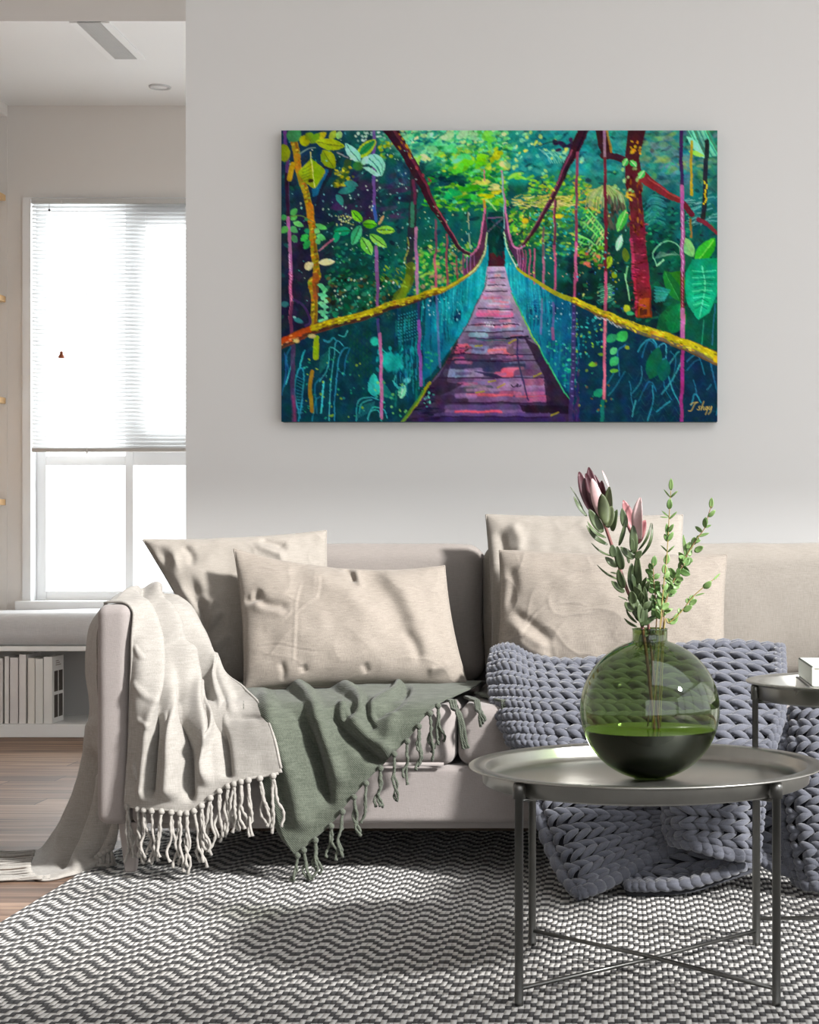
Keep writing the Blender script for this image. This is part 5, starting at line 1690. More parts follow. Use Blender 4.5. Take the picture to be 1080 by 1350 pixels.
brush(T(6, (955, -60), (965, 100), (930, 300)), 1.6, (90, 215, 170))
for s in (-1, 1):
    for k in range(6):
        x, y = 962 - k * 4, -20 + k * 44
        brush(T(6, (x, y), (x + s * (84 - k * 6), y - 8 + k * 5)), 1.2, (90, 210, 170), .8)
        brush(T(6, (x, y + 14), (x + s * (70 - k * 6), y + 16 + k * 5)), 1.6, (14, 112, 88), .7)
for k in range(10):
    brush(T(6, (610 + k % 2 * 8, 90 + k * 12), (720 - k * 5, 110 + k * 9)), 1.8, vary((50, 160, 150), 14), .8)
for k in range(12):
    brush(T(6, (206 + k % 3 * 20, 90 + k * 10), (290 + k % 3 * 14, 60 + k * 10)), 1.3, vary((110, 200, 160), 20), .8)
brush(T(3, (420, 990), (408, 1080)), 2, (120, 190, 140)); brush(T(6, (402, 0), (432, 180)), 1.8, (140, 205, 150))
blob(456, 234, 4.5, 5, (180, 190, 50)); blob(460, 240, 5, 3, (60, 170, 110)); pleaf(*T(3, (305, 1040), (345, 1065)), 8, (130, 150, 30))
specks(385, 180, 450, 235, 40, [(170, 160, 40), (60, 150, 120), (40, 90, 170), (190, 200, 120)], (.6, 1.8))

# --- bridge: far end, nets and deck
area(T(2, (470, 600), (590, 600), (590, 990), (470, 990)), (16, 66, 66), 1, (12, 50, 48), (0, 1))
area(T(2, (478, 900), (588, 880), (590, 990), (476, 990)), (84, 32, 46), .85)
dabs(274, 112, 293, 165, 30, [(10, 60, 56), (14, 84, 80), (8, 40, 44)], (5, 10), (2, 5), (1.2, 1.9))
deckL = T(2, (472, 985)) + T(5, (440, 100), (350, 300), (250, 460), (150, 640), (0, 860)) + T(4, (890, 1045))
deckR = T(2, (590, 985)) + T(5, (640, 130), (720, 300), (830, 520), (960, 740), (1080, 940)) + [(396, 386)]
railL = [(0, 281)] + T(4, (250, 390), (480, 330), (700, 262), (900, 196), (1080, 140)) + T(5, (150, 110), (260, 50), (340, 0)) + T(2, (400, 985), (445, 890), (466, 750))
railR = T(2, (588, 740), (610, 870), (680, 1000), (780, 1070)) + T(5, (930, 120), (1080, 190)) + T(6, (200, 265), (380, 340), (560, 405), (800, 490)) + [(576, 302)]
area(railL + T(2, (472, 985)) + deckL[1:] + [(0, 386)], (13, 62, 78), 0.75)
area(railR + [(576, 386), (396, 386)] + deckR[::-1], (16, 58, 82), 0.75)
area(T(4, (1060, 150)) + T(5, (150, 110), (260, 50), (340, 0)) + T(2, (400, 985), (445, 890), (466, 750), (472, 985)) + T(5, (440, 100), (350, 300), (250, 460), (60, 720), (0, 760)), (16, 100, 130), 0.9, (26, 168, 176), (1, -0.5))
area(T(2, (588, 740), (610, 870), (680, 1000), (780, 1070)) + T(5, (930, 120), (1080, 190), (1080, 880), (960, 735), (830, 515), (720, 295), (640, 128)) + T(2, (590, 985)), (30, 168, 178), 0.92, (16, 84, 118), (1, 0))
inL = lambda x, y: y > 281 - x * 0.37 and x < 275 - (y - 178) * 0.57 and x > 150
inR = lambda x, y: x > 300 + (y - 205) * 0.56 and y > 190 + (x - 320) * 0.42 and x < 392
for k in range(260):
    x, y = prnd.uniform(150, 272), prnd.uniform(190, 345)
    if inL(x, y): brush([(x, y), (x + prnd.uniform(-1, 1), y + prnd.uniform(8, 22))], prnd.uniform(1, 2.4), vary(prnd.choice([(14, 70, 110), (20, 150, 160), (16, 90, 120), (30, 180, 180), (20, 120, 110), (12, 56, 80)]), 8), .6)
for k in range(240):
    x, y = prnd.uniform(298, 392), prnd.uniform(200, 350)
    if inR(x, y): brush([(x, y), (x + prnd.uniform(-1, 1), y + prnd.uniform(8, 22))], prnd.uniform(1, 2.4), vary(prnd.choice([(16, 66, 110), (20, 130, 150), (18, 80, 120), (24, 110, 120), (30, 60, 110)]), 8), .6)
dabs(196, 214, 245, 245, 40, [(14, 50, 80), (12, 60, 90)], (8, 18), (2, 4), (1.3, 1.8), inside=inL)
dabs(325, 210, 360, 240, 30, [(14, 44, 84), (16, 60, 100)], (8, 16), (2, 4), (1.3, 1.8), inside=inR)
area(T(5, (320, 20), (460, -40), (440, 90), (350, 290), (260, 440), (230, 440), (300, 250)), (30, 170, 175), .6)
area(T(5, (625, 20), (700, 40), (730, 260), (790, 440), (720, 290), (640, 125)), (40, 175, 175), .6)
dabs(190, 290, 215, 345, 50, [(20, 130, 110), (40, 160, 110)], (2, 5), (2, 4), inside=inL)
dabs(340, 280, 390, 340, 90, [(20, 150, 120), (60, 190, 140), (20, 110, 120)], (2, 6), (2, 4), inside=inR)
specks(185, 218, 250, 250, 40, [(130, 220, 220), (190, 230, 230)], (.5, 1.3), inL); specks(300, 195, 392, 345, 130, [(120, 200, 210), (190, 225, 230), (60, 160, 190)], (.5, 1.4), inR)
for r in range(9):
    for c in range(8):
        x, y = 322 + c * 2.6 + r * .4, 208 + r * 3.4
        blob(x, y, .8, .6, (70, 160, 190), .8, .6)
        x, y = 155 + c * 3.4, 244 + r * 4.2 - c * .9
        blob(x, y, 1.1, 1.1, (50, 150, 160), .8)
for k in range(150):
    t = prnd.random() ** 1.4
    x = 272 - 70 * t; y0 = 150 + 62 * t + prnd.uniform(-4, 14)
    if inL(x, y0 + 24): brush([(x, y0 + 16), (x - prnd.uniform(0, 3), y0 + prnd.uniform(30, 58))], prnd.uniform(1.2, 2.8), vary(prnd.choice([(30, 186, 190), (20, 160, 172), (60, 205, 205), (18, 130, 150)]), 8), .55 * (1 - .6 * t))
    x = 296 + 62 * t; y0 = 170 + 44 * t
    brush([(x, y0 + 4), (x + prnd.uniform(0, 3), y0 + prnd.uniform(18, 46))], prnd.uniform(1.2, 2.6), vary(prnd.choice([(36, 180, 186), (24, 150, 168), (60, 196, 200), (20, 110, 150)]), 8), .5 * (1 - .7 * t))
# deck
area(deckL + deckR[::-1], (186, 168, 194), 1, (54, 42, 74), (0, 1))
dk = lambda x0, x1, y, w_, c, a=.9: brush(T(5, (x0, y), (x1, y)), w_, c, a, 1.2)
for y, x0, x1, w_, c in ((-20, 478, 586, 3, (120, 110, 140)), (10, 476, 590, 4, (176, 166, 192)), (38, 474, 592, 3, (190, 150, 180)), (60, 470, 596, 4, (182, 158, 182)), (92, 462, 600, 4, (186, 176, 190)), (130, 444, 610, 6, (186, 160, 188)), (165, 440, 612, 6, (196, 150, 180)), (190, 430, 612, 5, (180, 170, 196)),
                         (215, 420, 612, 6, (170, 150, 184)), (275, 410, 628, 7, (190, 120, 156)), (290, 400, 640, 5, (206, 104, 146)), (340, 366, 600, 6, (128, 110, 146)), (345, 450, 610, 4, (150, 130, 160)), (385, 310, 700, 7, (136, 142, 168)), (430, 350, 450, 7, (122, 156, 170)), (415, 390, 430, 8, (140, 165, 178)), (480, 300, 680, 8, (104, 92, 120)), (530, 350, 440, 11, (132, 142, 172)),
                         (545, 490, 640, 9, (206, 112, 122)), (525, 540, 620, 6, (214, 130, 130)), (520, 640, 740, 16, (104, 88, 112)), (540, 236, 322, 13, (172, 78, 106)), (510, 260, 320, 6, (196, 100, 120)), (590, 200, 620, 7, (84, 62, 92)), (615, 190, 290, 9, (168, 84, 112)), (605, 500, 560, 5, (150, 150, 180)), (645, 240, 700, 16, (58, 60, 92)), (700, 176, 236, 11, (130, 142, 172)), (700, 260, 310, 11, (124, 134, 164)),
                         (705, 330, 420, 9, (140, 128, 160)), (690, 590, 690, 10, (218, 104, 128)), (712, 530, 640, 7, (206, 96, 118)), (705, 690, 820, 12, (108, 74, 104)), (770, 300, 860, 12, (140, 112, 152)), (790, 560, 870, 10, (156, 128, 166)), (765, 740, 850, 9, (150, 90, 120)), (810, 330, 480, 10, (84, 84, 96)), (830, 660, 760, 8, (84, 72, 116)), (830, 400, 860, 10, (134, 100, 140)), (860, 330, 640, 5, (206, 96, 110)), (870, 680, 890, 5, (196, 96, 120)),
                         (890, 340, 880, 8, (120, 88, 128)), (890, 120, 300, 12, (70, 50, 80)), (955, 190, 700, 11, (100, 80, 128)), (985, 180, 720, 8, (124, 96, 144)), (980, 240, 560, 5, (222, 88, 110)), (1000, 60, 900, 6, (92, 72, 122)), (1035, 10, 1000, 10, (58, 42, 90))):
    dk(x0, x1, y, w_, c)
for k in range(90):
    y = prnd.uniform(0, 900)
    xl, xr = 478 - y * .46, 588 + y * .40
    cx_ = prnd.uniform(xl + 30, xr - 60 - y * .12)
    ln = prnd.uniform(20, 60) + y * .10
    c_ = prnd.choice([(206, 150, 180), (180, 160, 196), (216, 120, 140), (150, 130, 168), (196, 186, 206)] if y < 380 else [(200, 100, 130), (140, 112, 156), (120, 130, 166), (84, 60, 96), (164, 130, 170), (70, 56, 96)])
    brush(T(5, (cx_, y), (min(cx_ + ln, xr - 30), y + prnd.uniform(-4, 4))), prnd.uniform(1.2, 3) + y * .003, vary(c_, 10), .55, 1.4)
for y, x0, x1 in ((24, 475, 590), (76, 468, 597), (118, 450, 604), (245, 410, 640), (312, 380, 655), (358, 330, 690), (405, 300, 720), (455, 340, 780), (570, 210, 800), (610, 180, 820), (736, 120, 880), (910, 190, 930), (1015, 0, 900)):
    brush(T(5, (x0, y), ((x0 + x1) / 2, y + prnd.uniform(-3, 5)), (x1, y)), 1.6, (52, 34, 62), .85)
brush(T(5, (600, 455), (760, 440)), 2.6, (30, 30, 46), .9); brush(T(5, (380, 460), (600, 470)), 2, (60, 100, 108), .8)
brush(T(5, (680, 450), (690, 600), (720, 740), (755, 890)), 2.2, (58, 54, 92), .9)
area(T(5, (730, 440), (830, 520), (960, 740), (1075, 940), (1070, 990), (890, 980), (880, 860), (870, 720), (800, 600)), (40, 28, 48), .75)
area(T(5, (0, 860), (120, 720), (200, 560), (240, 470), (260, 480), (200, 640), (170, 760), (300, 780), (130, 860)), (44, 34, 54), .7)
area(T(5, (690, 925), (1060, 935), (1060, 985), (720, 975)), (36, 24, 40), .75)
dabs(225, 283, 246, 296, 20, [(30, 22, 34)], (2, 4), (1, 2))
for x, y in ((400, 500), (640, 480), (490, 750), (560, 790), (410, 830), (820, 715), (940, 990)):
    brush(T(5, (x - 24, y + 10), (x + 30, y - 14 if x > 500 else y)), 2, (170, 160, 40), .8)
for k in range(8): brush(T(5, (330 + k * 16, 770 + k * 3), (400 + k * 16, 810 + k * 4)), 1.1, (150, 130, 150), .7)
for k in range(6): brush(T(5, (380 + k * 20, 690 + k * 6), (520 + k * 12, 705 + k * 6)), 1.3, (52, 48, 80), .8)
brush(T(5, (640, 785), (660, 800), (690, 780), (680, 800), (710, 785)), 1.2, (44, 34, 56))
specks(267, 253, 294, 258, 16, [(220, 215, 230)], (.6, 1.2))
dabs(150, 340, 200, 384, 60, [(36, 26, 56), (60, 44, 90), (30, 30, 50)], (8, 20), (2, 4), (-.1, .1), inside=lambda x, y: x > 280 - (y - 178) * .57 - 0 and x > 162)
specks(186, 340, 200, 372, 14, [(100, 200, 180), (60, 150, 150)], (.7, 1.8))
# deck edge lines
brush(T(5, (470, 0), (440, 102), (350, 302), (250, 462)), 1.2, (40, 60, 60), .8); brush(T(5, (250, 462), (150, 642), (60, 770)), 1.8, (40, 60, 50)); brush(T(5, (60, 770), (0, 862)) + T(4, (890, 1045)), 4, (150, 150, 30)); brush(T(4, (1040, 830), (890, 1045)), 3, (60, 130, 60), .7)
brush(T(5, (640, 130), (720, 298), (830, 518), (960, 738), (1060, 900)), 2, (60, 170, 120)); brush(T(5, (720, 298), (830, 518)), 1.2, (170, 190, 60), .8)

# --- net lines of the near sides
CY = [(50, 150, 170), (70, 175, 180), (40, 120, 150), (60, 190, 190)]
for pl_ in (((45, 800), (80, 700), (60, 590), (95, 515)), ((60, 780), (120, 560)), ((150, 1040), (180, 860), (190, 700), (165, 660), (140, 700), (125, 860), (160, 1020)), ((160, 650), (200, 540)), ((300, 760), (360, 650), (365, 520), (440, 560)), ((365, 1040), (380, 760), (400, 600), (405, 510), (430, 470), (470, 510)),
            ((400, 1040), (415, 800), (440, 600), (470, 530), (500, 520)), ((470, 720), (490, 600), (515, 520)), ((280, 980), (270, 800), (300, 740)), ((330, 470), (365, 480), (400, 450), (420, 470)), ((440, 430), (480, 440), (500, 400)), ((250, 1040), (270, 900), (300, 870)), ((310, 980), (330, 760)), ((430, 680), (480, 710))):
    brush(T(4, *pl_), prnd.uniform(1.3, 2.4), vary(prnd.choice(CY), 10), .9)
for k in range(9): brush(T(4, (300, 700 - k * 14), (355, 640 - k * 12)), 1.2, (40, 130, 120), .6)
for k in range(12): brush(T(4, (140, 720 + k * 24), (180, 740 + k * 22)), 1.1, vary((50, 150, 170), 12), .7)
for k in range(7):
    for j in range(7):
        x, y = 520 + k * 24, 400 + j * 46 + (k % 2) * 22
        area(T(4, (x, y), (x + 11, y + 20), (x, y + 42), (x - 11, y + 20)), vary((20, 84, 62), 8), .5)
dabs(125, 285, 175, 320, 90, [(20, 160, 160), (16, 110, 120), (14, 90, 110)], (4, 10), (2, 5), (1, 2))
blob(146, 306, 14, 11, (24, 160, 150), .9); blob(140, 300, 10, 8, (30, 170, 160), .8); blob(123, 278, 5, 6, (40, 170, 150)); area(T(4, (690, 450), (740, 520), (800, 580), (720, 520)), (36, 170, 156))
pleaf(*T(4, (690, 865), (690, 705)), 17, (50, 178, 168), None, (40, 160, 160), belly=.3); area(T(4, (750, 755), (840, 895), (745, 865)), (20, 120, 116))
pleaf(*T(4, (870, 880), (905, 785)), 11, (120, 200, 170), (190, 230, 210)); blob(166, 330, 5, 4, (80, 180, 180))
for q in (((560, 1040), (570, 900), (640, 870), (720, 890)), ((640, 1030), (680, 950), (760, 960), (780, 1020)), ((580, 990), (600, 910), (670, 890)), ((640, 1040), (660, 980), (720, 970), (740, 1040)), ((840, 720), (830, 780), (870, 820)), ((820, 760), (860, 800), (900, 800))):
    brush(T(4, *q), 1.6, (60, 170, 170), .9)
for k in range(10): brush(T(4, (560 + k * 12, 1030 - k * 6), (600 + k * 10, 930 - k * 3)), 1, (50, 150, 150), .6)
for k in range(16):
    x = prnd.uniform(150, 180); y = prnd.uniform(285, 330); brush([(x, y), (x + 1, y + prnd.uniform(10, 26))], 1.2, (40, 140, 160), .7)
specks(30, 300, 110, 380, 60, [(40, 160, 120), (60, 180, 150), (150, 190, 60)], (.7, 2)); specks(120, 330, 165, 380, 30, [(50, 160, 130), (120, 190, 110)], (.7, 2.4))
brush(T(4, (30, 860), (60, 700), (50, 560)), 1.8, (40, 100, 150), .8)
for pl_ in (((490, 545), (530, 480), (590, 455), (630, 520), (600, 560)), ((520, 580), (560, 470), (610, 490), (630, 540)), ((600, 580), (650, 510), (690, 505), (690, 580), (710, 700)), ((590, 720), (640, 620), (690, 590)), ((710, 640), (760, 560), (780, 545)), ((720, 540), (760, 600), (740, 760)), ((440, 860), (520, 740), (515, 650)), ((430, 760), (445, 870), (465, 950)),
            ((660, 850), (740, 740), (800, 620)), ((655, 650), (680, 800), (730, 890)), ((700, 700), (740, 820), (790, 920)), ((840, 620), (890, 580), (930, 600), (965, 715)), ((835, 680), (900, 620), (925, 610)), ((1010, 620), (1050, 840)), ((880, 750), (930, 900)), ((500, 900), (570, 760), (620, 830)), ((560, 1040), (600, 900), (590, 790)), ((450, 1010), (480, 900)), ((620, 980), (720, 900)), ((870, 930), (900, 850), (940, 910)), ((360, 720), (350, 560), (400, 500)), ((280, 860), (400, 690)), ((270, 780), (330, 690)), ((590, 540), (610, 680)), ((1045, 1000), (1062, 900)), ((980, 820), (1010, 780))):
    brush(T(6, *pl_), prnd.uniform(1.1, 2.0), vary(prnd.choice(CY[:3]), 10), .8)
for y in range(700, 1050, 60):
    for x in range(430, 780, 80):
        brush(T(6, (x, y), (x + 40, y + 55), (x + 80, y)), .9, (36, 96, 100), .5)
pleaf(*T(6, (575, 740), (640, 520)), 20, (18, 100, 72)); pleaf(*T(6, (660, 760), (690, 590)), 18, (16, 96, 84)); brush(T(6, (230, 1045), (240, 900)), 5, (24, 110, 100)); 
for q, w_, c in ((((345, 470), (410, 400)), 14, (60, 170, 90)), (((268, 480), (345, 425)), 12, (40, 140, 90)), (((300, 650), (350, 590)), 11, (60, 170, 110)), (((300, 575), (345, 525)), 9, (90, 190, 130)), (((185, 870), (240, 815)), 11, (30, 150, 110)), (((135, 640), (200, 640)), 6, (110, 170, 50)), (((290, 690), (355, 690)), 6, (100, 170, 60)), (((395, 520), (430, 520)), 6, (130, 150, 40)), (((205, 570), (265, 575)), 4, (110, 160, 50))):
    pleaf(*T(6, *q), w_, c)
specks(382, 245, 425, 300, 60, [(60, 190, 180), (40, 150, 150), (150, 200, 60)], (.7, 2.2)); specks(380, 300, 440, 372, 24, [(150, 170, 50), (40, 150, 120), (110, 90, 50)], (.8, 2.2))
dabs(379, 300, 392, 384, 40, [(60, 40, 90), (40, 50, 110), (80, 50, 100)], (8, 16), (2, 4), (1.3, 1.8), (.4, .8))

# --- main cables and far towers
cab = T(1, (800, 15), (920, 195), (1000, 335)) + T(2, (0, 390), (90, 575), (170, 692), (262, 850), (345, 905))
brush(cab[:5], 17, (58, 28, 42), 1, .8, 9); brush(cab[4:], 9, (64, 30, 48), 1, .8, 3)
brush([(x + 2.5, y - 2.5) for x, y in cab[:5]], 4, (120, 52, 70), .7, 1, 3); brush([(x + 1.8, y - 1.8) for x, y in cab[4:]], 2.2, (176, 90, 110), .8, .8, 1)
dabs(150, 2, 172, 44, 26, [(170, 120, 30), (190, 150, 40), (110, 70, 30)], (4, 8), (2, 4), (.8, 1.2), inside=lambda x, y: abs((x - 147) - y * .66) < 7)
dabs(172, 44, 200, 84, 16, [(190, 80, 100), (150, 60, 80)], (4, 8), (2, 3), (.8, 1.2), inside=lambda x, y: abs((x - 146) - y * .66) < 6)
area(T(2, (345, 905), (400, 845), (435, 720), (440, 590), (455, 590), (470, 720), (466, 760), (440, 880), (395, 985), (300, 1075), (290, 1020), (330, 985)), (96, 44, 76), .92)
brush(T(2, (345, 908), (400, 845), (432, 720), (445, 590), (448, 520)), 2.6, (190, 110, 150)); brush(T(2, (447, 520), (447, 570)), 2.4, (170, 140, 40)); brush(T(2, (446, 300), (448, 380)), 1.6, (200, 120, 140))
cabR = T(3, (110, 15), (55, 130), (0, 245)) + T(2, (1080, 170), (1000, 350), (900, 555), (800, 735), (735, 825), (690, 862))
brush(cabR[:5], 13, (60, 30, 46), 1, .8, 9); brush(cabR[4:], 8, (68, 34, 52), 1, .8, 3); brush([(x - 2, y - 1.5) for x, y in cabR[3:]], 2.4, (150, 80, 110), .8, .8, 1)
brush([(x + 2.4, y + 1.2) for x, y in cabR[:5]], 2, (30, 24, 36), .8); specks(345, 70, 366, 92, 8, [(200, 170, 60)], (1, 2))
area(T(2, (690, 862), (640, 822), (605, 650), (582, 450), (585, 700), (598, 760), (625, 870), (690, 985), (760, 1050), (740, 960), (720, 880)), (92, 46, 84), .92)
brush(T(2, (735, 840), (690, 862), (640, 822), (605, 650), (582, 450), (572, 310)), 2.6, (190, 120, 160)); brush(T(2, (574, 330), (586, 640), (588, 720)), 1.6, (130, 200, 190), .8)
brush(T(2, (470, 640), (582, 640)), 2, (110, 90, 120)); brush(T(2, (475, 740), (580, 645)), 2, (90, 90, 110)); brush(T(2, (500, 660), (560, 720)), 1.6, (50, 60, 70)); brush(T(2, (460, 520), (525, 588)), 2.4, (150, 200, 130))
brush(T(2, (335, 600), (336, 720)), 1.4, (150, 170, 130)); brush(T(2, (335, 750), (346, 860)), 2, (130, 170, 150))
# --- hangers
PK, LI, DKM = (196, 116, 150), (140, 100, 164), (70, 34, 62)
for x, y0, y1, w_, c in ((202.6, 163, 210, 3.2, (190, 96, 120)), (203, 118, 163, 2.6, (120, 70, 90)), (218, 137, 204, 2.8, (150, 76, 90)), (231, 166, 200, 2, (140, 70, 90)), (239.5, 164, 193, 2, (110, 60, 100)), (244.5, 165, 188, 1.4, (150, 100, 150)), (249, 164, 184, 1.4, (130, 90, 140)), (254, 160, 178, 1.2, (150, 100, 150)),
                         (311, 156, 178, 1.4, (170, 120, 160)), (314, 156, 182, 1.3, (160, 100, 150)), (318, 156, 188, 1.6, (170, 100, 130)), (321.5, 158, 192, 1.6, (150, 80, 110)), (327, 158, 196, 2, (180, 90, 120)), (333, 157, 202, 2.2, (190, 100, 140)), (345, 128, 208, 2.8, (180, 110, 140)), (360, 92, 214, 3, (190, 90, 130))):
    brush([(x, y0), (x + .4, y1)], w_, c, .92)
brush([(345, 128), (345, 165)], 2.6, (90, 90, 80), .8); brush([(361, 92), (360, 150)], 2.8, (80, 50, 60), .8)
brush(T(2, (340, 600), (345, 620)), 1, (200, 220, 200))
brush(T(1, (50, 15), (66, 200), (70, 420), (75, 640)), 4.6, (92, 62, 116)); brush(T(1, (62, 330), (75, 640)), 4.6, (52, 28, 52)); brush(T(1, (75, 640), (84, 860), (92, 1085)), 4.6, (164, 104, 150)); brush(T(4, (85, -10), (95, 200), (100, 410)), 4.2, (176, 92, 130)); brush(T(4, (100, 200), (100, 410)), 4.2, (84, 44, 70), .8)
brush(T(1, (78, 900), (92, 1085)), 1.6, (240, 190, 220), .9, dash=60); brush(T(4, (85, 0), (95, 190)), 1.4, (230, 160, 200), .8, dash=50)
brush(T(4, (112, 500), (110, 760), (122, 1045)), 6, (84, 60, 100), .85); brush(T(4, (112, 860), (124, 1045)), 3, (130, 60, 100), .8)
brush(T(1, (690, 15), (683, 330), (688, 480), (695, 650)), 4.4, (112, 84, 150)); brush(T(1, (700, 850), (706, 1085)), 4, (140, 96, 156)); brush(T(4, (706, -10), (714, 250)), 4, (124, 84, 130)); brush(T(4, (712, 320), (722, 430)), 3.6, (70, 70, 120)); brush(T(4, (728, 425), (738, 700), (744, 1020)), 4.2, (178, 110, 156))
brush(T(1, (690, 560), (696, 660)), 3.6, (50, 90, 160))
brush(T(1, (985, 720), (990, 1085)), 4, (160, 110, 150)); brush(T(4, (990, -10), (994, 150)), 4, (170, 130, 160)); brush(T(4, (1004, 190), (1005, 330)), 3, (50, 60, 100)); brush(T(4, (1005, 330), (1012, 560), (1022, 790)), 4.2, (130, 84, 160)); brush(T(5, (103, 120), (128, 660)), 2.8, (100, 110, 160), .8); brush(T(1, (970, 380), (980, 540)), 4, (120, 50, 80), .8)
brush(T(5, (850, 170), (852, 420)), 2.6, (120, 120, 170), .8); brush(T(5, (930, 200), (936, 450)), 3, (100, 90, 150), .8); brush(T(5, (930, 380), (936, 455)), 4, (150, 90, 130), .8)
brush(T(3, (60, 180), (55, 600), (50, 1085)), 3.6, (134, 66, 92)); brush(T(3, (50, 820), (50, 1085)), 3.4, (184, 100, 140)); brush(T(6, (42, -10), (40, 200)), 3.2, (150, 76, 110)); brush(T(6, (38, 215), (28, 620), (10, 1040)), 6, (70, 54, 110), .85)
for k in range(14): blob(381 + 5 - k * .25, 232 + k * 9, 1.6, .9, (140, 130, 190), .8)
brush(T(3, (252, 15), (255, 220)), 3.6, (150, 120, 140)); brush(T(3, (256, 220), (262, 620), (262, 1085)), 4, (110, 40, 56)); brush(T(6, (262, -10), (258, 260)), 4, (176, 90, 120)); brush(T(6, (254, 310), (254, 600), (250, 880)), 4, (196, 110, 130))
brush(T(3, (800, 15), (798, 200), (805, 420)), 5, (64, 42, 84)); brush(T(3, (805, 420), (808, 700), (808, 1085)), 5, (168, 92, 146)); brush(T(6, (806, -10), (808, 250)), 5, (122, 40, 60)); brush(T(6, (808, 250), (808, 460)), 5.6, (180, 104, 156)); brush(T(6, (808, 540), (806, 800), (800, 920), (806, 1045)), 4.6, (150, 56, 126))
brush(T(3, (806, 600), (808, 1080)), 1.6, (234, 200, 236), .8, dash=70); brush(T(6, (806, 0), (808, 250)), 1.4, (220, 150, 170), .8, dash=60)
# --- yellow vine trunk left
vt = T(1, (120, 105), (150, 300), (195, 460), (232, 600), (250, 790), (268, 940), (285, 1060)) + T(4, (245, 60), (262, 200), (255, 380))
brush(vt, 9, (150, 130, 34)); brush([(x + 2, y) for x, y in vt], 3, (120, 76, 30), .7)
for k in range(90):
    q = smooth_poly(vt, 90)[k]
    blob(q[0] + prnd.uniform(-3.5, 3.5), q[1], 2.2, 1.2, vary(prnd.choice([(190, 170, 40), (120, 140, 40), (180, 110, 30), (90, 60, 30)]), 14), .9, -.5)
brush(T(1, (135, 210), (150, 310)), 9, (190, 130, 30), .6); brush(T(1, (85, 370), (105, 260)), 7, (180, 150, 30)); brush(T(1, (225, 560), (235, 660)), 9, (200, 130, 30), .7)
brush(T(4, (275, 450), (270, 590)), 7, (140, 170, 30)); brush(T(4, (250, 690), (235, 800), (245, 970)), 5, (150, 120, 40)); brush(T(4, (275, 0), (270, 160)), 8, (150, 80, 40), .7)
for k in range(13):
    pleaf(*T(4, (285 + k % 3 * 20, 70 + k * 22), (340 + k % 2 * 20, 90 + k * 20)), 6, vary((110, 200, 150), 14))
# --- mossy hand rails
brush(railL[:5], 14, (110, 60, 34), 1, .8, 10); brush(railL[4:7], 10, (120, 90, 40), 1, .8, 7); brush(railL[6:], 6, (150, 130, 40), 1, .8, 1.6)
brush([(x, y - 2) for x, y in railL[:2]], 9, (176, 76, 26), .85); brush([(x, y - 2.5) for x, y in railL[1:7]], 8, (176, 166, 24), .95, .8, 5); brush([(x, y + 3.2) for x, y in railL[:6]], 4, (60, 44, 40), .75)
brush([(x, y - 1) for x, y in railL[6:10]], 3, (190, 180, 50), .9, .8, 1.6); brush(railL[8:], 1.6, (190, 220, 190), .8)
brush(railR[:4], 1.8, (180, 215, 180)); brush(railR[2:6], 3, (160, 160, 40), 1, .8, 7); brush(railR[5:], 7, (110, 84, 50), 1, .8, 18); brush([(x + 1, y - 2) for x, y in railR[5:]], 6, (190, 180, 30), .95, .8, 11); brush([(x, y + 4) for x, y in railR[7:]], 3, (110, 100, 90), .8, .8, 6)
for k in range(120):
    t = prnd.random()
    q = smooth_poly(railL[:7], 60)[int(t * 59)]
    blob(q[0], q[1] + prnd.uniform(-5, 3), 2.4, 1, vary(prnd.choice([(210, 200, 50), (150, 150, 30), (120, 90, 30)] if q[0] > 40 else [(190, 90, 30), (160, 60, 30), (200, 140, 90)]), 14), .85, -.3)
    q = smooth_poly(railR[5:], 60)[int(t * 59)]
    blob(q[0], q[1] + prnd.uniform(-5, 4) * (.6 + t), 2.6, 1.1, vary(prnd.choice([(220, 210, 60), (160, 160, 30), (200, 150, 40), (120, 110, 40)]), 14), .85, .4)
for k in range(14):
    q = smooth_poly(railR[6:8], 14)[k]
    blob(q[0] - 2, q[1] + 5 + k % 3, 2, 1, (200, 200, 200), .7, .4)
blob(40, 271, 5, 3, (190, 180, 120)); blob(20, 277, 4, 2.4, (200, 180, 120)); blob(574, 302, 5, 5, (210, 170, 30))
# --- foreground leaves, left
YG, YG2, MN = (150, 172, 28), (132, 158, 24), (136, 208, 184)
blob(17, 6, 9.5, 10, (60, 132, 82), 1, .2, .15); blob(3, 29, 8, 11, (128, 140, 26), 1, 0, .15); blob(31, 14, 7, 7.5, (160, 168, 22), 1, 0, .2); blob(37, 8, 6, 5, (120, 150, 30), 1)
pleaf(*T(1, (240, 110), (345, 32)), 10, (170, 170, 30)); pleaf(*T(1, (235, 120), (300, 40)), 9, (110, 150, 36)); pleaf(*T(1, (365, 90), (415, 22)), 9, (150, 165, 60)); pleaf(*T(1, (420, 82), (450, 25)), 8, (150, 200, 120))
pleaf(*T(1, (268, 100), (480, 140)), 15, YG, (90, 110, 24), (168, 186, 30)); pleaf(*T(1, (325, 160), (402, 292)), 19, YG2, (90, 110, 24), (160, 176, 26)); 
pleaf(*T(1, (565, 210), (697, 85)), 17, (160, 190, 40)); pleaf(*T(1, (575, 195), (690, 92)), 10, (40, 140, 80), (30, 100, 70)); pleaf(*T(1, (590, 246), (482, 116)), 13, MN, (60, 120, 120), (170, 225, 200))
area(smooth_poly(T(1, (610, 250), (650, 195), (720, 195), (760, 250), (755, 320), (730, 350), (690, 290), (640, 255), (610, 265)), 30), (140, 214, 188)); brush(T(1, (640, 205), (700, 270), (735, 340)), 1.6, (50, 130, 120)); brush(T(1, (690, 200), (735, 260), (745, 330)), 1.4, (90, 170, 150))
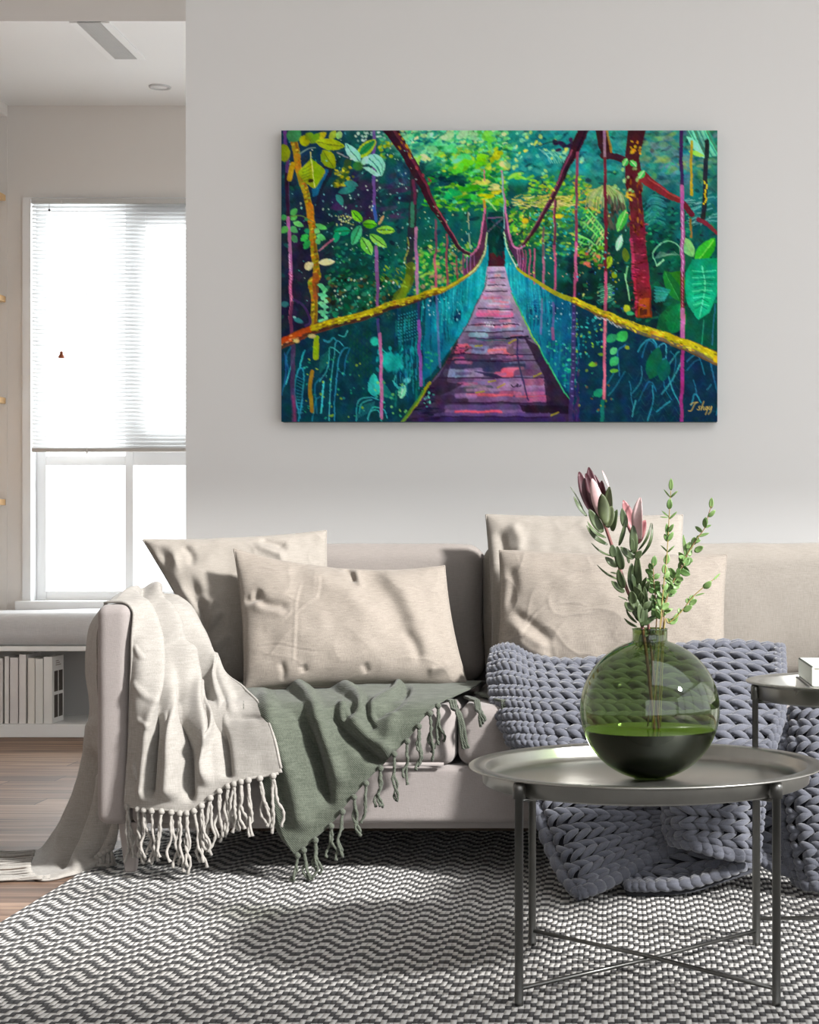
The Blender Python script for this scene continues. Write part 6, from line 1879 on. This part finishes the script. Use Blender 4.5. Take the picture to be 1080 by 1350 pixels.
area(smooth_poly(T(1, (595, 275), (660, 285), (730, 345), (690, 345), (640, 310)), 20), (150, 216, 196)); pleaf(*T(1, (600, 262), (650, 200)), 9, (160, 225, 200))
area(smooth_poly(T(1, (238, 222), (335, 295), (318, 360), (265, 438), (190, 385), (148, 322), (190, 270)), 40), (148, 166, 26)); area(T(1, (240, 225), (335, 297), (300, 390), (265, 437)), (128, 172, 20), .7)
brush(T(1, (235, 180), (240, 250), (258, 375), (265, 430)), 1.2, (216, 220, 130))
for k in range(5): brush(T(1, (236 - k * 2, 260 + k * 26), (180 - k * 2, 300 + k * 22)), 1.4, (90, 120, 26), .7)
blob(39, 66.5, 3.6, 2.8, (60, 50, 24)); brush(T(1, (160, 190), (220, 155), (270, 148)), 1, (170, 200, 170), .8); brush(T(1, (430, 180), (500, 210)), 2, (150, 150, 150), .8)
blob(101, 46, 7, 6, (60, 130, 50), .8)
for b, t, w_, c, l_ in (((602, 672), (528, 588), 11, (110, 190, 40), (140, 215, 50)), ((600, 685), (706, 690), 11, (84, 170, 30), (130, 205, 60)), ((712, 690), (755, 624), 4, (190, 160, 110), None), ((704, 722), (836, 742), 11, (150, 205, 70), (120, 190, 70)), ((664, 755), (772, 858), 12, (150, 210, 90), (100, 180, 60)), ((608, 778), (668, 914), 14, (100, 180, 70), (150, 215, 110)),
                        ((588, 698), (534, 842), 14, (60, 165, 116), (90, 195, 140)), ((520, 735), (400, 742), 12, (20, 146, 104), None), ((430, 740), (405, 825), 8, (20, 150, 110), None),
                        ((265, 688), (352, 722), 8, (96, 184, 100), None), ((258, 722), (300, 752), 8, (110, 190, 110), None), ((275, 768), (347, 800), 8, (90, 185, 110), None), ((275, 795), (300, 830), 7, (100, 180, 110), None), ((110, 670), (187, 708), 8, (110, 190, 110), None), ((93, 618), (140, 575), 8, (80, 160, 90), None), ((93, 655), (140, 622), 7, (90, 170, 90), None),
                        ((90, 708), (138, 752), 9, (80, 160, 100), None), ((98, 770), (135, 818), 8, (70, 140, 90), None), ((218, 762), (163, 804), 8, (60, 165, 80), None), ((228, 798), (184, 858), 9, (50, 160, 80), None), ((70, 700), (25, 752), 9, (90, 165, 90), None), ((65, 625), (25, 650), 8, (70, 150, 90), None), ((200, 720), (215, 755), 7, (40, 140, 100), None), ((195, 640), (215, 665), 5, (60, 140, 90), None),
                        ((290, 958), (405, 950), 9, (206, 202, 150), (220, 215, 170)), ((200, 1012), (252, 955), 10, (206, 200, 150), None)):
    pleaf(*T(1, b, t), w_, c, (40, 90, 40) if w_ > 10 else None, l_)
brush(T(1, (85, 630), (170, 625), (250, 672)), 1.4, (100, 130, 70)); brush(T(1, (295, 868), (400, 795)), 2, (170, 110, 130)); 
brush(T(4, (110, 180), (190, 230), (235, 330), (200, 360)), 3.4, (64, 48, 92)); blob(23, 250, 6, 3, (50, 130, 130), .9, .4); blob(4, 229, 5, 4, (50, 120, 120), .9)
specks(60, 20, 180, 180, 70, [(190, 225, 215), (120, 200, 190)], (.4, 1.3))
specks(180, 100, 250, 170, 50, [(120, 200, 190), (200, 210, 150)], (.5, 1.4)); specks(300, 100, 460, 200, 90, [(120, 210, 190), (210, 215, 120), (210, 150, 120), (60, 170, 190)], (.6, 1.6))
# signature in the lower right corner
GD = (222, 190, 92)
for st in (((536.5, 369.5), (540.5, 368.8), (544.5, 361), (547.5, 358.4)), ((539, 361.5), (543, 358.8), (549, 358.2)), ((552.2, 363.4), (550, 364.6), (551.4, 366.6), (549.8, 368.4), (547.8, 367.4)), ((557, 356.8), (554.6, 363), (553, 368.6)), ((553.8, 366), (556, 363.8), (557, 364.8), (556.2, 368.2), (557.6, 367.8)),
           ((562.2, 364), (559.8, 364.6), (558.8, 367.2), (560.4, 368), (562, 364.6)), ((562.2, 364), (560.8, 370), (558.8, 374.5)), ((564.4, 363.8), (563.4, 367), (565, 367.8), (567, 364)), ((567.4, 363.6), (565.8, 370), (562.6, 374))):
    brush(list(st), 0.85, GD, .95, .7)

# bristle drag: edges wander a little and the paint film varies in thickness
def wavy(seed, s, n=9):
    pn = np.random.RandomState(seed)
    w = np.zeros((QH, QW))
    for _ in range(n):
        a, ph, k = pn.uniform(0, 6.28), pn.uniform(0, 6.28), pn.uniform(.6, 1.6) * s
        w += np.sin((XXf * math.cos(a) + YYf * math.sin(a)) * k + ph + 2 * np.sin(XXf * .05 * pn.uniform(.5, 1.5) + YYf * .06 + ph))
    return w / math.sqrt(n)


sig = IMG[int(352 * QS):int(378 * QS), int(530 * QS):int(570 * QS)].copy()
dx_ = wavy(1, .12) * 0.7 + wavy(2, 1.3) * 0.14
dy_ = wavy(3, .12) * 0.7 + wavy(4, 1.3) * 0.14
sx_ = np.clip(np.round((XXf + dx_) * QS - .5), 0, QW - 1).astype(int)
sy_ = np.clip(np.round((YYf + dy_) * QS - .5), 0, QH - 1).astype(int)
IMG[:] = IMG[sy_, sx_]
IMG *= (1 + 0.06 * wavy(5, .25) + 0.03 * wavy(6, .9) + 0.02 * wavy(7, 2.0))[..., None]
IMG += np.stack([wavy(8, .3), wavy(9, .25), wavy(10, .3)], -1) * 4.5
IMG[int(352 * QS):int(378 * QS), int(530 * QS):int(570 * QS)] = sig
# canvas-like grain, then onto the canvas
gr_ = np.random.RandomState(4).normal(0, 1, (QH, QW))
IMG += (gr_ * 2.2)[..., None]
IMG = np.clip(IMG, 0, 255) / 255.0
lin = np.where(IMG <= 0.04045, IMG / 12.92, ((IMG + 0.055) / 1.055) ** 2.4)
PAINT_GAIN = 1.55
lin = np.clip(np.power(lin, 1.12) * PAINT_GAIN, 0, 0.95)

YP = DW - 0.038
px0, px1 = (371 - VPX) * YP / FPX, (946 - VPX) * YP / FPX
pz0, pz1 = EYE - (556 - VPY) * YP / FPX, EYE - (172 - VPY) * YP / FPX
art = empty('canvas_painting', ((px0 + px1) / 2, DW - 0.02, (pz0 + pz1) / 2), 'large canvas painting of a turquoise rope bridge through a jungle, hanging above the sofa', 'painting')
MB().box(px0, px1, YP + 0.0008, DW - 0.001, pz0, pz1).build('stretched_canvas', plain('canvas_edge', srgb(40, 84, 84), 0.8), art, bevel=0.002)
gx = np.linspace(px0, px1, QW + 1); gz = np.linspace(pz1, pz0, QH + 1)
GX, GZ = np.meshgrid(gx, gz)
V_ = np.stack([GX, np.full(GX.shape, YP), GZ], -1).reshape(-1, 3)
nvx = QW + 1
idx = (np.arange(QH)[:, None] * nvx + np.arange(QW)[None, :]).reshape(-1)
F_ = np.stack([idx, idx + nvx, idx + nvx + 1, idx + 1], -1)
me = bpy.data.meshes.new('painted_face')
me.vertices.add(len(V_)); me.vertices.foreach_set('co', V_.reshape(-1))
me.loops.add(F_.size); me.loops.foreach_set('vertex_index', F_.reshape(-1).astype(np.int32))
me.polygons.add(len(F_)); me.polygons.foreach_set('loop_start', np.arange(0, F_.size, 4, dtype=np.int32))
me.update(calc_edges=True)
ca = me.color_attributes.new('paint', 'FLOAT_COLOR', 'POINT')
pad = np.pad(lin, ((0, 1), (0, 1), (0, 0)), mode='edge')
pad2 = np.pad(lin, ((1, 0), (1, 0), (0, 0)), mode='edge')
vc = (pad + pad2) / 2
ca.data.foreach_set('color', np.concatenate([vc, np.ones(vc.shape[:2] + (1,))], -1).reshape(-1).astype(np.float32))
m = NT('painted_canvas')
m.set(Roughness=0.9, Specular_IOR_Level=0.08)
at = m.t.nodes.new('ShaderNodeAttribute'); at.attribute_name = 'paint'
m.l(at.outputs['Color'], m.b.inputs['Base Color'])
nz = m.n('ShaderNodeTexNoise', Scale=420.0, Detail=2.0); m.l(m.coords(), nz.inputs['Vector'])
m.bump(nz.outputs['Fac'], 0.15, 0.001)
me.materials.append(m.mat)
place(bpy.data.objects.new('painted_face', me), art)
